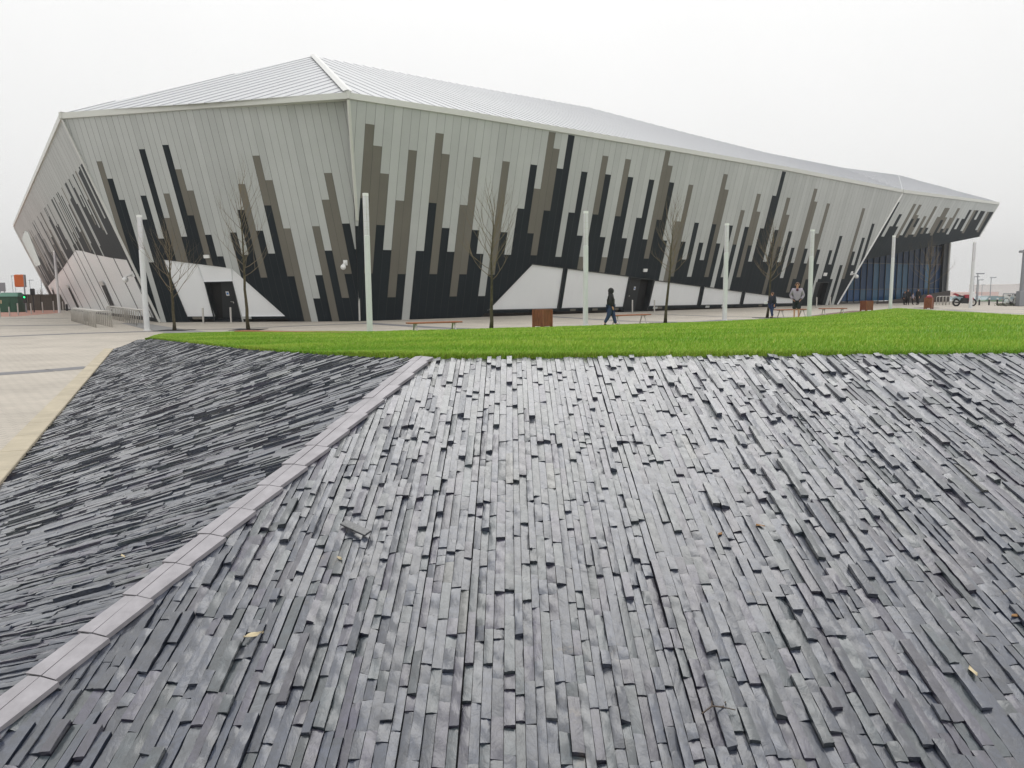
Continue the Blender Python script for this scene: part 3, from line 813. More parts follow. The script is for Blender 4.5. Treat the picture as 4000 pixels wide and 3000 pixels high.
for q_ in ([(397, 1114), (411, 1113), (450, 1203), (436, 1203)], [(266, 1124), (272, 1123), (310, 1202), (302, 1202)], [(203, 1133), (208, 1132), (230, 1192), (224, 1194)]):
    b = MB(); ps = [FA.pt(*p, .03) for p in q_]; b.poly(ps)
    sl_ = b.build('narrow_window', M['void'], arena, world=True)
    b = MB(); t0, t1 = np.array(ps[0]), np.array(ps[1]); t0 = t0 - FA.e1 * .1; t1 = t1 + FA.e1 * .1
    hh = FA.e2 * .28
    b.poly([t0 + FA.n * .05, t1 + FA.n * .05, t1 + hh + FA.n * .05, t0 + hh + FA.n * .05]); b.poly([t0, t1, t1 + FA.n * .05, t0 + FA.n * .05])
    b.build('window_hood', M['trim_light'], sl_, world=True)
b = MB(); b.poly([FA.pt(*p, .03) for p in [(86, 933), (99, 900), (112, 908), (123, 937), (161, 1033), (141, 1042)]])
b.build('window', mat('sky_reflection_glass', (0.50, 0.57, 0.52), 0.25), arena, world=True)  # pale base colour stands in for sky reflected in this glazing
uA = np.linalg.norm(F1b - F2b)
boundsA = np.arange(-14, uA + 8, .44)
ra = random.Random(5); exA = {}; i = 0
def envA(u):
    f_ = u / uA; return 4.2 + 1.7 * f_ + 0.6 * math.sin(f_ * 7)
while i < len(boundsA) - 1:
    u = boundsA[i]; f_ = u / uA
    base = envA(u); r = ra.random(); tall = ra.random()
    lst = []
    cdom = ra.choice('DDDDB')
    if r < .72:
        top = base + ra.choice([.6, 1.2, 1.8, 2.4, 3.2, 4.0]) * (1.0 if tall < .8 else 1.25)
        top = min(top, 8.6)
        lst = [(top, cdom)]
        if cdom == 'B': lst.append((base - ra.choice([0, .6, 1.2, 1.8]), 'D'))
    else:
        lst = [(base - ra.choice([.3, .9, 1.5, 2.1]), 'D')]
    exA[i] = lst; i += 1
outA = [(55, 886), (245, 465), (625, 1258.5), (222, 1205)]
FA.build(outA, boundsA, [], None, extra=exA)
# ---- canopy wall over the entrance
Tt = FD.pt(3524, 753); Mm = FD.pt(3395, 1010); ETr = at(3900, 800, 87.0)
nE = up(np.cross(ETr - Tt, Mm - Tt))
if nE[1] > 0: nE = -nE
qa = onp(3700, 860, Tt, nE); qb = onp(3700 + (1590 - 3700) * .06, 860 + (4700 - 860) * .06, Tt, nE)
e2E = qa - qb; e2E = e2E / e2E[2]
FE = Facade(Tt, up(ETr - Tt), e2E, nE)
EBr = FE.pt(3825, 925)
tE = conv((3350, 650, 2.765), [(440, 385, D_), (385, 507, D_), (475, 517, D_), (350, 645, D_), (440, 650, D_), (560, 522, B_), (610, 405, B_), (625, 525, B_), (690, 415, B_), (540, 650, D_), (645, 525, B_), (720, 537, B_), (605, 655, B_), (690, 660, D_), (800, 540, B_), (850, 432, B_), (765, 663, D_), (880, 545, B_), (950, 447, B_), (990, 450, B_), (945, 548, B_), (905, 672, D_), (1020, 555, B_), (1100, 452, B_), (975, 670, D_), (1085, 560, D_), (1045, 677, D_), (1150, 567, D_), (1225, 470, D_), (1260, 472, B_), (1300, 475, D_), (1340, 480, D_), (1375, 485, D_), (1405, 488, B_), (1435, 490, D_), (1465, 492, D_), (590, 565, D_), (660, 560, D_), (920, 580, D_), (1130, 620, D_), (1270, 575, D_), (1330, 575, D_)])
boundsE = np.arange(-8, 30, .53)
vD0, vD1 = FE.uv(3350 + 300 / 2.765, 650 + 755 / 2.765), FE.uv(3350 + 1250 / 2.765, 650 + 690 / 2.765)
def defE(i, u):
    t = (u - vD0[0]) / (vD1[0] - vD0[0]); return vD0[1] + (vD1[1] - vD0[1]) * t + (0.0 if i % 3 else -0.25)
FE.build([(3518, 752), (3899, 800), (3825, 925), (3382, 1014)], boundsE, tE, defE)
# canopy underside and the glazed entrance front behind it
BK = np.array([49.5, 86.5, 0.0]); BL = np.array([34.2, 77.6, 0.0])
b = MB(); b.poly([Mm, EBr, EBr + np.array([-2.0, 9.0, 0.4]), Mm + np.array([1.5, 10.0, .4])]); b.build('soffit', M['dark_metal'], arena, world=True)
gd = up(BK - BL); gl = np.linalg.norm(BK - BL); gn = np.array([gd[1], -gd[0], 0])
gw = MB(); npn = 17
for i in range(npn):
    a_, c_ = BL + gd * gl * i / npn, BL + gd * gl * (i + 1) / npn
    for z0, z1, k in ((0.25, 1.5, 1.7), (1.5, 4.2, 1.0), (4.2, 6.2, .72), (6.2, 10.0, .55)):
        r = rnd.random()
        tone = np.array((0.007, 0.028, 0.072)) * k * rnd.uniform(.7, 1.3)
        if 1.4 < z1 < 4.3 and r < .25: tone = np.array((0.035, 0.085, 0.14)) * rnd.uniform(.8, 1.3)  # some panes lighter: a reflection put into their colour
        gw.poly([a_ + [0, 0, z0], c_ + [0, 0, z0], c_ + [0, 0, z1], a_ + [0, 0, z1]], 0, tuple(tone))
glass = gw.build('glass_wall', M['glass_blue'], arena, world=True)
for i in range(npn + 1):
    p = BL + gd * gl * i / npn + gn * .06
    mu = MB(); mu.box((p[0], p[1], 0.1), (.045, .08, 9.6), 0, math.atan2(gd[1], gd[0])); mu.build('mullion', M['dark_metal'], glass, world=True)
for z in (1.45, 4.2, 6.2):
    c = (BL + BK) / 2 + gn * .045; mu = MB(); mu.box((c[0], c[1], z), (gl, .06, .07), 0, math.atan2(gd[1], gd[0])); mu.build('transom', M['dark_metal'], glass, world=True)
c = BK + gd * .5
b = MB(); b.box((c[0], c[1], 0), (1.0, .6, 8.4), 0, math.atan2(gd[1], gd[0])); b.build('end_wall', M['dark_metal'], arena, world=True)
b = MB(); c2 = BK + gd * .85 + gn * .45; b.tube([(c2[0], c2[1], 0), (c2[0], c2[1], 8.2)], .11, 10); b.build('downpipe', M['trim_light'], arena, world=True)
b = MB(); w0 = at(3430, 1180, 76.5); w1 = BK + gn * 1.3
w0[2] = 0; w1[2] = 0
th_ = np.array([0, .35, 0])
vs = [w0, w1, w1 + [0, 0, 1.25], w0 + [0, 0, .12]]; vs = vs + [p + th_ for p in vs]
b.mesh(vs, [(0, 1, 2, 3), (7, 6, 5, 4), (3, 2, 6, 7), (1, 5, 6, 2), (0, 3, 7, 4)])
b.build('ramp_wall', M['plinth'], arena, world=True)
# ---- fascias along the eaves
def fascia(px, hgt, out_n, thick=.35):
    b = MB(); P = px
    for i in range(len(P) - 1):
        a_, c_ = np.array(P[i]), np.array(P[i + 1]); o_ = np.array(out_n) * .10; h_ = np.array([0, 0, hgt])
        i_ = -np.array(out_n) * thick
        b.poly([a_ + o_, c_ + o_, c_ + o_ + h_, a_ + o_ + h_]); b.poly([a_ + i_, c_ + i_, c_ + o_, a_ + o_]); b.poly([a_ + o_ + h_, c_ + o_ + h_, c_ + i_ + h_, a_ + i_ + h_])
    return b.build('fascia', M['fascia'], arena, world=True)
HF = .30
hn = lambda n: up(np.array([n[0], n[1], 0]))
eD = [FD.pt(*q_) for q_ in [(1361, 387), (1800, 453.5), (2246, 526.6), (2601, 586), (3062, 665), (3524, 753)]]
eB = [FB.pt(245, 465), FB.pt(800, 425), FD.pt(1361, 387)]
eA = [FA.pt(55, 886), FA.pt(245, 465)]
eE = [Tt, ETr]
fascia(eD, HF, hn(FD.n)); fascia(eB, HF, hn(FB.n)); fascia(eA, HF * 1.2, hn(FA.n)); fascia(eE, HF, hn(FE.n))
for p_, n1, n2 in ((eB[2], FB.n, FD.n), (eB[0], FA.n, FB.n), (Tt, FD.n, FE.n)):
    o_ = (hn(n1) + hn(n2)) * .055; b = MB(); b.tube([p_ + o_ - [0, 0, .005], p_ + o_ + [0, 0, HF + .01]], .085, 10); b.build('fascia_corner', M['fascia'], arena, world=True)
# ---- folds between the walls
def fold(p0, p1, m, r=.05):
    b = MB(); b.tube([p0, p1], r, 6); b.build('corner_trim', m, arena, world=True)
fold(FB.pt(1395, 860), FB.pt(1405, 1252), M['trim_light'], .05)
fold(FD.pt(1361, 388), FD.pt(1395, 860), M['fascia'], .09)
fold(FD.pt(3524, 756), FD.pt(3270, 1190), M['white'], .10)
fold(FB.pt(245, 466), FB.pt(625, 1258), M['trim_light'], .085)
fold(ETr, EBr, M['trim_light'], .08)
fold(FA.pt(55, 888), FA.pt(222, 1205), M['trim_light'], .08)
# ---- roof
H3 = np.array([0, 0, HF])
apex = at(1224, 219, 54.0)
CtR = eD[0] + H3; F1R = eB[0] + H3; F2R = eA[0] + H3; DER = Tt + H3; ETR = ETr + H3
rb = MB()
nRD = up(np.cross(DER - CtR, apex - CtR)); nRD = nRD if nRD[2] > 0 else -nRD
rg0, rg1, rg2a, rg2, rg3 = [onp(*q_, CtR, nRD) for q_ in [(1800, 330), (2300, 420), (2700, 524), (3000, 598), (3290, 655)]]
rg4 = at(3510, 684, 99.0)
roofD = [CtR, DER, rg3, rg2, rg2a, rg1, rg0, apex]
rb.poly([CtR, F1R, apex]); rb.poly([F1R, F2R, apex]); rb.poly(roofD)
rb.poly([DER, rg4, rg3]); rb.poly([DER, ETR, rg4])
bkp = [np.array([-30, 120, 8.0]), np.array([45, 135, 8.0]), at(3720, 775, 118.0)]
rb.poly([F2R, bkp[0], apex]); rb.poly([bkp[0], rg0, apex]); rb.poly([bkp[0], rg1, rg0]); rb.poly([bkp[0], bkp[1], rg2a, rg1]); rb.poly([bkp[1], rg2, rg2a]); rb.poly([bkp[1], rg3, rg2]); rb.poly([bkp[1], rg4, rg3]); rb.poly([bkp[1], bkp[2], ETR, rg4])
roof = rb.build('roof', M['roof'], arena, world=True)
# standing seams, each a thin upstand laid on its roof plane
ns = MB()
def seam(p, q_, n):
    p, q_ = np.array(p), np.array(q_); d = up(q_ - p); sd = np.cross(d, n); sd = up(sd) * .03; h_ = n * .03
    b0 = n * -.02
    vs = [p - sd + b0, p + sd + b0, p + sd + h_, p - sd + h_, q_ - sd + b0, q_ + sd + b0, q_ + sd + h_, q_ - sd + h_]
    ns.mesh(vs, [(0, 1, 2, 3), (7, 6, 5, 4), (3, 2, 6, 7), (1, 5, 6, 2), (0, 3, 7, 4)])
def seams(poly, n, d, step):
    """parallel upstands along d over a planar polygon"""
    d = up(d - n * np.dot(d, n)); s_ = np.cross(n, d); P0 = poly[0]
    uvp = [(np.dot(p - P0, s_), np.dot(p - P0, d)) for p in poly]
    lo, hi = min(p[0] for p in uvp), max(p[0] for p in uvp)
    k = math.floor(lo / step) + 1
    while k * step < hi:
        u = k * step; hits = []
        for i in range(len(uvp)):
            a_, c_ = uvp[i], uvp[(i + 1) % len(uvp)]
            if (a_[0] - u) * (c_[0] - u) < 0:
                t = (u - a_[0]) / (c_[0] - a_[0]); hits.append(a_[1] + t * (c_[1] - a_[1]))
        if len(hits) >= 2 and max(hits) - min(hits) > .3:
            seam(P0 + s_ * u + d * (min(hits) + .05), P0 + s_ * u + d * (max(hits) - .05), n)
        k += 1
def tri_n(a_, b_, c_):
    n = up(np.cross(b_ - a_, c_ - a_)); return n if n[2] > 0 else -n
nB = tri_n(CtR, F1R, apex)
qa = onp(800, 400, CtR, nB); qb = onp(800 + (2860 - 800) * .04, 400 + (-168 - 400) * .04, CtR, nB)
seams([CtR, F1R, apex], nB, qb - qa, 0.80)
seams(roofD, nRD, np.array([-FD.e1[1], FD.e1[0], .40]), 0.80)
seams([DER, rg4, rg3], tri_n(DER, rg4, rg3), np.array([-FD.e1[1], FD.e1[0], .40]), 0.80)
seams([DER, ETR, rg4], tri_n(DER, ETR, rg4), np.array([-FE.e1[1], FE.e1[0], .35]), 0.80)
ns.build('standing_seams', M['roof_seam'], roof, world=True)
b = MB()
hn_ = up(nB + nRD); dd = up(apex - CtR); sd = up(np.cross(dd, hn_)) * .24
b.poly([CtR - sd + hn_ * .03, CtR + sd + hn_ * .03, CtR + hn_ * .13]); b.mesh([CtR - sd + hn_ * .07, CtR + hn_ * .16, CtR + sd + hn_ * .07, apex + sd + hn_ * .07, apex + hn_ * .16, apex - sd + hn_ * .07], [(0, 1, 4, 5), (1, 2, 3, 4)])
b.build('hip_cap', M['trim_light'], roof, world=True)
# ---- cameras and white luminaires on the walls
def wall_cam(fac, px, sc=1.0):
    c = fac.pt(*px, .02); b = MB()
    b.box(c - [0, 0, .14 * sc], (.22 * sc, .12, .28 * sc), 0); b.tube([c + fac.n * .02, c + fac.n * .4 * sc], .05 * sc, 8)
    b.ball(c + fac.n * .42 * sc - np.array([0, 0, .14 * sc]), .15 * sc)
    b.build('security_camera', M['white'], arena, world=True)
wall_cam(FB, (1350, 1026)); wall_cam(FA, (522, 1070), 1.1); wall_cam(FD, (3325, 1067), 1.3)
for fac, px in ((FB, (809, 1001)), (FD, (2518, 1055)), (FD, (3221, 1071))):
    b = MB(); c = fac.pt(*px, .03); w_, h_ = .14 * np.linalg.norm(c) / 40 * 1.0, .075 * np.linalg.norm(c) / 40
    U, Vv = fac.e1 * w_ * 1.0, fac.e2 * h_
    f0 = [c - U - Vv, c + U - Vv, c + U + Vv, c - U + Vv]; f1 = [p + fac.n * .08 for p in f0]
    b.mesh(f0 + f1, [(4, 5, 6, 7), (0, 1, 5, 4), (1, 2, 6, 5), (2, 3, 7, 6), (3, 0, 4, 7)]); b.build('wall_light', M['white'], arena, world=True)

# ------------------------------------------------------------------ lamp posts
def make_lamp(label, loc, h=5.2):
    t = thing('lamp_post', loc, label, 'lamp post', 'light columns around the plaza')
    b = MB(); b.lathe([(.15, 0), (.15, .02), (.118, .03), (.115, h * .70), (.10, h * .705)]); b.build('post', M['lamp_grey'], t, smooth=False)
    b = MB(); b.lathe([(.105, h * .705), (.108, h * .72), (.108, h * .975), (.1, h * .98)]); ln = b.build('lantern', M['lantern'], t)
    b = MB()
    for k in range(4):
        a_ = k * math.pi / 2 + .4; b.tube([(.109 * math.cos(a_), .109 * math.sin(a_), h * .705), (.109 * math.cos(a_), .109 * math.sin(a_), h * .98)], .008, 5)
    for z in (.74, .76, .80, .85, .90): b.lathe([(.110, h * z), (.112, h * z + .012)], n=16)
    b.build('lantern_frame', M['steel'], ln)
    b = MB(); b.lathe([(.112, h * .98), (.114, h * .982), (.114, h * .999), (.108, h)]); b.build('cap', M['white'], t)
    return t
lampspec = [((1445, 1300), 755, 'tall light column in front of the arena corner, beside the nearest bench'),
            ((575, 1291), 840, 'light column behind the slate tip, right of the cycle hoops'),
            ((2287, 1272), 825, 'light column between the timber bin and the hooded walker'),
            ((2830, 1251), 873, 'light column right of the tree by the third doorway bollards, before the white panels'),
            ((3160, 1243), 897, 'light column just right of the man in the lilac fleece'),
            ((3477, 1210), 920, 'light column in front of the blue glass entrance'),
            ((3790, 1204), 945, 'light column standing before the red motorcycle'),
            ((233, 1222), 980, 'light column at the far end of the front cycle hoops, before the white panels'),
            ((318, 1206), 950, 'light column between the cycle hoop rows and the white panelled wall')]
lamp0 = None
for i, (bp_, ty, lb) in enumerate(lampspec):
    g = gp(*bp_); d = g[1]; top = at(bp_[0], ty, d)[2]
    if lamp0 is None: lamp0 = make_lamp(lb, g); sc0 = top / 5.2; lamp0.scale = (1, 1, sc0)
    else: dup(lamp0, g, rnd.random(), lb, scale=(1, 1, top / 5.2))

# ------------------------------------------------------------------ benches
def make_bench(label, loc, rz, L=2.0):
    t = thing('bench', loc, label, 'bench', 'timber slat benches on the plaza', rz)
    b = MB()
    for k in range(5): b.box((0, -.2 + k * .1, .40), (L - (.06 if k in (0, 4) else 0), .088, .05), 0, bev=.008)
    b.build('seat', M['wood_top'], t)
    for sx in (-.36, .36):
        b = MB(); b.box((sx * L - .0, 0, .375), (.06, .44, .025)); b.build('bearer', M['steel'], t)
        for sy in (-1, 1):
            b = MB(); b.tube([(sx * L, sy * .08, .38), (sx * L + .02, sy * .24, 0)], .028, 6); b.build('leg', M['steel'], t)
    return t
def bench_at(pxl, pxr, ytop, zt=.45):
    a_, c_ = gp(pxl, ytop[0], zt), gp(pxr, ytop[1], zt); m_ = (a_ + c_) / 2; d_ = c_ - a_
    return (m_[0], m_[1], 0), math.atan2(d_[1], d_[0]), np.linalg.norm(d_)
l_, r_, n_ = bench_at(1590, 1800, (1260, 1254)); bench0 = make_bench('timber bench beside the tall light column at the lawn edge', l_, r_, 2.0); bench0.scale = (n_ / 2, 1, 1)
for pxl, pxr, yt, lb in ((2385, 2532, (1231, 1226), 'timber bench behind the hooded walker'), (3033, 3150, (1209, 1206), 'timber bench behind the man in shorts'), (3203, 3304, (1204, 1203), 'timber bench right of the last light column before the entrance bin')):
    l_, r_, n_ = bench_at(pxl, pxr, yt); dup(bench0, l_, r_, lb, scale=(min(n_, 2.6) / 2, 1, 1))
l_, r_, n_ = bench_at(935, 1400, (1291, 1299), .30)
t = thing('timber_seat', l_, 'long low timber seat behind the lawn under the second bare tree', 'seat', rz=r_)
b = MB()
for k in range(4): b.box((0, -.18 + k * .12, .25), (n_, .11, .05), 0, bev=.006)
b.build('seat', M['wood_top'], t)
for sx in (-.42, 0, .42):
    b = MB(); b.box((sx * n_, 0, 0), (.08, .36, .25)); b.build('leg', M['steel'], t)

# ------------------------------------------------------------------ timber bins
def make_bin(label, loc, rz, w=.55, h=.80):
    t = thing('litter_bin', loc, label, 'bin', 'timber slatted bins', rz)
    b = MB(); b.box((0, 0, .12), (w - .10, w - .10, h - .16)); b.build('liner', M['black'], t)
    b = MB(); n = 6
    for s_ in range(4):
        for k in range(n):
            u = -w / 2 + (k + .5) * w / n
            p = {0: (u, -w / 2), 1: (w / 2, u), 2: (u, w / 2), 3: (-w / 2, u)}[s_]
            zb = .04 if k in (0, n - 1) else .10
            b.box((p[0], p[1], zb), (w / n - .016, .03, h - zb - .04) if s_ % 2 == 0 else (.03, w / n - .016, h - zb - .04), 0, bev=.004)
    b.build('slats', M['wood'], t)
    for sx in (-1, 1):
        for sy in (-1, 1):
            b = MB(); b.box((sx * (w / 2), sy * (w / 2), 0), (.07, .07, h - .03), 0, bev=.006); b.build('leg', M['wood'], t)
    b = MB(); e = .09
    for s_ in (-1, 1): b.box((0, s_ * (w / 2 - .02), h - .04), (w + .08, e, .045)); b.box((s_ * (w / 2 - .02), 0, h - .039), (e, w - .1, .045))
    b.build('rim', M['wood'], t)
    return t
g = gp(2119, 1283); bin0 = make_bin('timber slatted bin between the third bare tree and a light column', g, .78)
hb = at(2119, 1209, g[1])[2]; bin0.scale = (hb / .80,) * 3
g = gp(3384, 1216); hb = at(3384, 1180, g[1])[2]; dup(bin0, g, .3, 'timber slatted bin at the lawn crest near the blue glass entrance', scale=(.95, .95, .9))
g = gp(3627, 1208); bin2 = dup(bin0, g, .8, 'timber slatted bin with a red bag on top below the tree by the glass', scale=(.85, .85, 1.05))
b = MB(); b.lathe([(.05, 0), (.22, .02), (.20, .12), (.10, .2), (.02, .22)]); o = b.build('rubbish_bag', M['red_paint']); o.location = (g[0], g[1], .84); tag(o, 'red bag heaped on the bin by the glass entrance', 'bag')

# ------------------------------------------------------------------ bollards
def make_bollard(label, loc):
    t = thing('bollard', loc, label, 'bollard', 'slim steel bollards')
    b = MB(); b.lathe([(.05, 0), (.05, .97), (.045, .985)], n=12); b.build('post', M['steel'], t)
    b = MB(); b.lathe([(.052, .985), (.052, 1.0), (.03, 1.01)], n=12); b.build('cap', M['steel'], t)
    return t
bl_spec = [((795, 1262), 1203, 'steel bollard left of the doorway in the front wall'), ((903, 1260), 1201, 'steel bollard in front of the front wall door'),
           ((2470, 1222), 1172, 'steel bollard in front of the long wall door'), ((2556, 1220), 1172, 'steel bollard right of the long wall door'),
           ((3189, 1203), 1161, 'steel bollard left of the far doorway by the glass'), ((3242, 1202), 1160, 'steel bollard right of the far doorway by the glass'),
           ((1, 1240), 1202, 'steel bollard at the left edge by the red paving'), ((38, 1236), 1199, 'second steel bollard from the left edge on red paving'),
           ((72, 1232), 1185, 'third steel bollard from the left edge, before the green kiosk'), ((123, 1228), 1185, 'steel bollard right of the orange sign pole'),
           ((168, 1222), 1180, 'pale topped steel bollard before the timber fence'), ((211, 1219), 1176, 'steel bollard beside the far light column, left side'),
           ((247, 1216), 1178, 'steel bollard beside the far light column, right side'), ((281, 1203), 1177, 'left one of the steel bollard pair before the white panels'),
           ((289, 1203), 1178, 'right one of the steel bollard pair before the white panels'), ((414, 1206), 1186, 'left bollard of the pair behind the second hoop row'), ((426, 1206), 1186, 'right bollard of the pair behind the second hoop row')]
bol0 = None
for bp_, ty, lb in bl_spec:
    g = gp(*bp_); hh = at(bp_[0], ty, g[1])[2]
    if bol0 is None: bol0 = make_bollard(lb, g); bol0.scale = (1, 1, hh)
    else: dup(bol0, g, 0, lb, scale=(1, 1, hh))
def make_dbol(label, loc):
    t = thing('lit_bollard', loc, label, 'bollard', 'dark bollards with pale caps')
    b = MB(); b.lathe([(.11, 0), (.11, .78), (.1, .80)], n=14); b.build('post', M['black'], t)
    b = MB(); b.lathe([(.105, .80), (.105, .93), (.12, .94), (.12, 1.0), (.08, 1.01)], n=14); b.build('cap', M['white'], t)
    return t
db0 = None
for bp_, ty, lb in [((262, 1214), 1182, 'dark pale capped bollard nearest the cycle hoops'), ((219, 1207), 1180, 'dark pale capped bollard at the foot of the far wall corner'), ((201, 1204), 1179, 'dark pale capped bollard left of the wall corner'), ((184, 1202), 1180, 'dark pale capped bollard in front of the timber fence')]:
    g = gp(*bp_); hh = at(bp_[0], ty, g[1])[2]
    if db0 is None: db0 = make_dbol(lb, g); db0.scale = (1, 1, hh)
    else: dup(db0, g, 0, lb, scale=(1, 1, hh))

# ------------------------------------------------------------------ cycle hoops
def make_hoop(label, loc, rz):
    b = MB(); w, h, r = .36, .80, .17
    pts = [(-w, 0, 0), (-w, 0, h - r)]
    for k in range(1, 7): a_ = math.pi - k * math.pi / 12; pts.append((-w + r + r * math.cos(a_), 0, h - r + r * math.sin(a_)))
    for k in range(0, 7): a_ = math.pi / 2 - k * math.pi / 12; pts.append((w - r + r * math.cos(a_), 0, h - r + r * math.sin(a_)))
    pts += [(w, 0, 0)]
    b.tube(pts, .026, 8); o = b.build('cycle_hoop', M['steel'], smooth=True)
    o.location = tuple(loc); o.rotation_euler = (0, 0, rz)
    return tag(o, label, 'cycle stand', 'steel cycle hoops in two rows')
a0, a1 = gp(406, 1279), gp(306, 1254)
c0, c1 = gp(558, 1272), gp(437, 1240)
hoop0 = None
def hoop(p, rz, lb):
    global hoop0
    if hoop0 is None: hoop0 = make_hoop(lb, p, rz); return
    o = hoop0.copy(); COL.objects.link(o); o.location = tuple(p); o.rotation_euler = (0, 0, rz); o['label'] = lb
NR = 17
for (p0, p1, row) in ((a0, a1, 'front row on open paving'), (c0, c1, 'second row by the white panels')):
    d_ = p1 - p0; rz = math.atan2(d_[1], d_[0]) + math.pi / 2
    w0_, w1_ = (gp(378, 1278), gp(437, 1277)) if row[0] == 'f' else (gp(533, 1273), gp(586, 1273))
    rz = math.atan2((w1_ - w0_)[1], (w1_ - w0_)[0])
    for k in range(NR):
        f_ = k / (NR - 1)
        lb = ('nearest' if k == 0 else 'farthest' if k == NR - 1 else 'one')
        lab = {'nearest': 'nearest steel cycle hoop of the ' + row, 'farthest': 'farthest steel cycle hoop of the ' + row, 'one': 'steel cycle hoop between the end ones of the ' + row}[lb]
        hoop(p0 + d_ * f_, rz, lab)

# ------------------------------------------------------------------ bare young trees
def make_tree(px, ybase, ytop, ybranch, width_px, label, seed, lean=0.0, nb=26, droop=0.0):
    g = gp(px, ybase); d = g[1]; H_ = at(px, ytop, d)[2]; zb = at(px, ybranch, d)[2]; W_ = width_px / F * d / 2
    t = thing('bare_tree', g, label, 'tree', 'leafless young trees around the plaza')
    r = random.Random(seed)
    tk = MB(); pts = []; rad = []
    n = 12; ox = oy = 0
    tr_top = zb + (H_ - zb) * .62
    for i in range(n + 1):
        f_ = i / n; z = tr_top * f_
        ox += r.uniform(-.025, .025); oy += r.uniform(-.025, .025)
        pts.append((ox + lean * f_, oy, z)); rad.append((.075 - .058 * f_) * (1.25 if i == 0 else 1) * (1 + r.uniform(-.06, .06)))
    tk.tube(pts, rad, 9); tk.build('trunk', M['bark'], t, smooth=True)
    cr = MB()
    def branch(p, dirv, L, rad0, lev):
        k = 6 if lev == 0 else 4; q_ = Vector(p); dv = Vector(dirv).normalized(); ps = [q_.copy()]; rs = [rad0]; kids = []
        for i in range(k):
            dv = (dv + Vector((r.uniform(-.16, .16), r.uniform(-.16, .16), .16 - droop))).normalized()
            q_ = q_ + dv * L / k; ps.append(q_.copy()); rs.append(rad0 * (1 - .78 * (i + 1) / k))
            if lev < 2 and i >= 1 and r.random() < (.85 if lev == 0 else .55):
                kids.append((q_.copy(), (dv + Vector((r.uniform(-.9, .9), r.uniform(-.9, .9), r.uniform(-.1, .5)))).normalized(), L * r.uniform(.3, .55), rs[-1] * .75))
        cr.tube(ps, rs, 5 if lev == 0 else 4, cap=False)
        for kd_ in kids: branch(*kd_, lev + 1)
    for i in range(nb):
        f_ = i / (nb - 1); z = zb + (tr_top - zb) * f_
        j = min(n, z / tr_top * n); i0 = int(j); a_ = pts[i0]; c_ = pts[min(i0 + 1, n)]
        p = [a_[k] + (c_[k] - a_[k]) * (j - i0) for k in range(3)]
        az = i * 2.4 + r.uniform(-.5, .5); el = .35 + .75 * f_ + r.uniform(-.2, .2)
        L = max(.5, min((H_ - z) * r.uniform(.55, .95), W_ * r.uniform(1.0, 1.5) / max(math.cos(el), .35)))
        branch(p, (math.cos(az) * math.cos(el), math.sin(az) * math.cos(el), math.sin(el)), L, .016 - .007 * f_, 0)
    branch(pts[-1], (r.uniform(-.1, .1), 0, 1), H_ - tr_top, .017, 0)
    cr.build('crown', M['twig'], t)
    if px > 400:
        gr = MB()
        for k in range(9): gr.box((-.6 + k * .15, 0, .004), (.11, 1.3, .012))
        gr.build('grille', M['black'], t)
    return t
make_tree(683, 1291, 850, 1165, 330, 'small spreading bare tree right of the slate tip light column', 3, nb=22)
make_tree(972, 1288, 640, 1080, 210, 'tall bare tree right of the front wall door', 4, lean=-.1)
make_tree(1918, 1288, 690, 1095, 230, 'bare tree left of the timber bin before the dark panels', 5, lean=.1)
make_tree(2598, 1263, 760, 1070, 140, 'slender bare tree right of the long wall door', 6, lean=.25, nb=30)
make_tree(2998, 1242, 850, 1100, 170, 'bare tree right behind the child', 8, lean=.2)
make_tree(3618, 1203, 925, 1110, 170, 'bare tree in front of the dark end of the blue glass', 9, nb=24)

# ------------------------------------------------------------------ people
def skin_obj(name, verts, edges, radii, m, parent, root=0, lv=2):
    me = bpy.data.meshes.new(name); me.from_pydata([tuple(v) for v in verts], edges, [])
    o = bpy.data.objects.new(name, me); COL.objects.link(o)
    o.modifiers.new('skin', 'SKIN'); sub = o.modifiers.new('subdivision', 'SUBSURF'); sub.levels = lv; sub.render_levels = lv
    lay = me.skin_vertices[0].data
    for i, r_ in enumerate(radii): lay[i].radius = (r_, r_) if not isinstance(r_, tuple) else r_
    lay[root].use_root = True
    me.materials.append(m); o.parent = parent
    for p in me.polygons: p.use_smooth = True
    o.modifiers['skin'].use_smooth_shade = True
    return o
def hand(verts, edges, rad, wrist, dirv, sidev, sc):
    """palm, four fingers and a thumb added to a body chain"""
    w = Vector(verts[wrist]); d = Vector(dirv).normalized(); s_ = Vector(sidev).normalized(); n = d.cross(s_)
    pi = len(verts); verts.append(w + d * .075 * sc); rad.append(.028 * sc); edges.append((wrist, pi))
    for k, L in enumerate((.068, .08, .075, .058)):
        a_ = len(verts); o = (k - 1.5) * .017 * sc
        verts.append(w + d * .10 * sc + s_ * o); rad.append(.009 * sc); edges.append((pi, a_))
        verts.append(w + d * (.10 + L * .55) * sc + s_ * o + n * .012 * sc); rad.append(.008 * sc); edges.append((a_, a_ + 1))
        verts.append(w + d * (.10 + L * .9) * sc + s_ * o + n * .03 * sc); rad.append(.007 * sc); edges.append((a_ + 1, a_ + 2))
    a_ = len(verts); verts.append(w + d * .04 * sc - s_ * .04 * sc); rad.append(.012 * sc); edges.append((wrist, a_))
    verts.append(w + d * .085 * sc - s_ * .05 * sc + n * .012 * sc); rad.append(.009 * sc); edges.append((a_, a_ + 1))
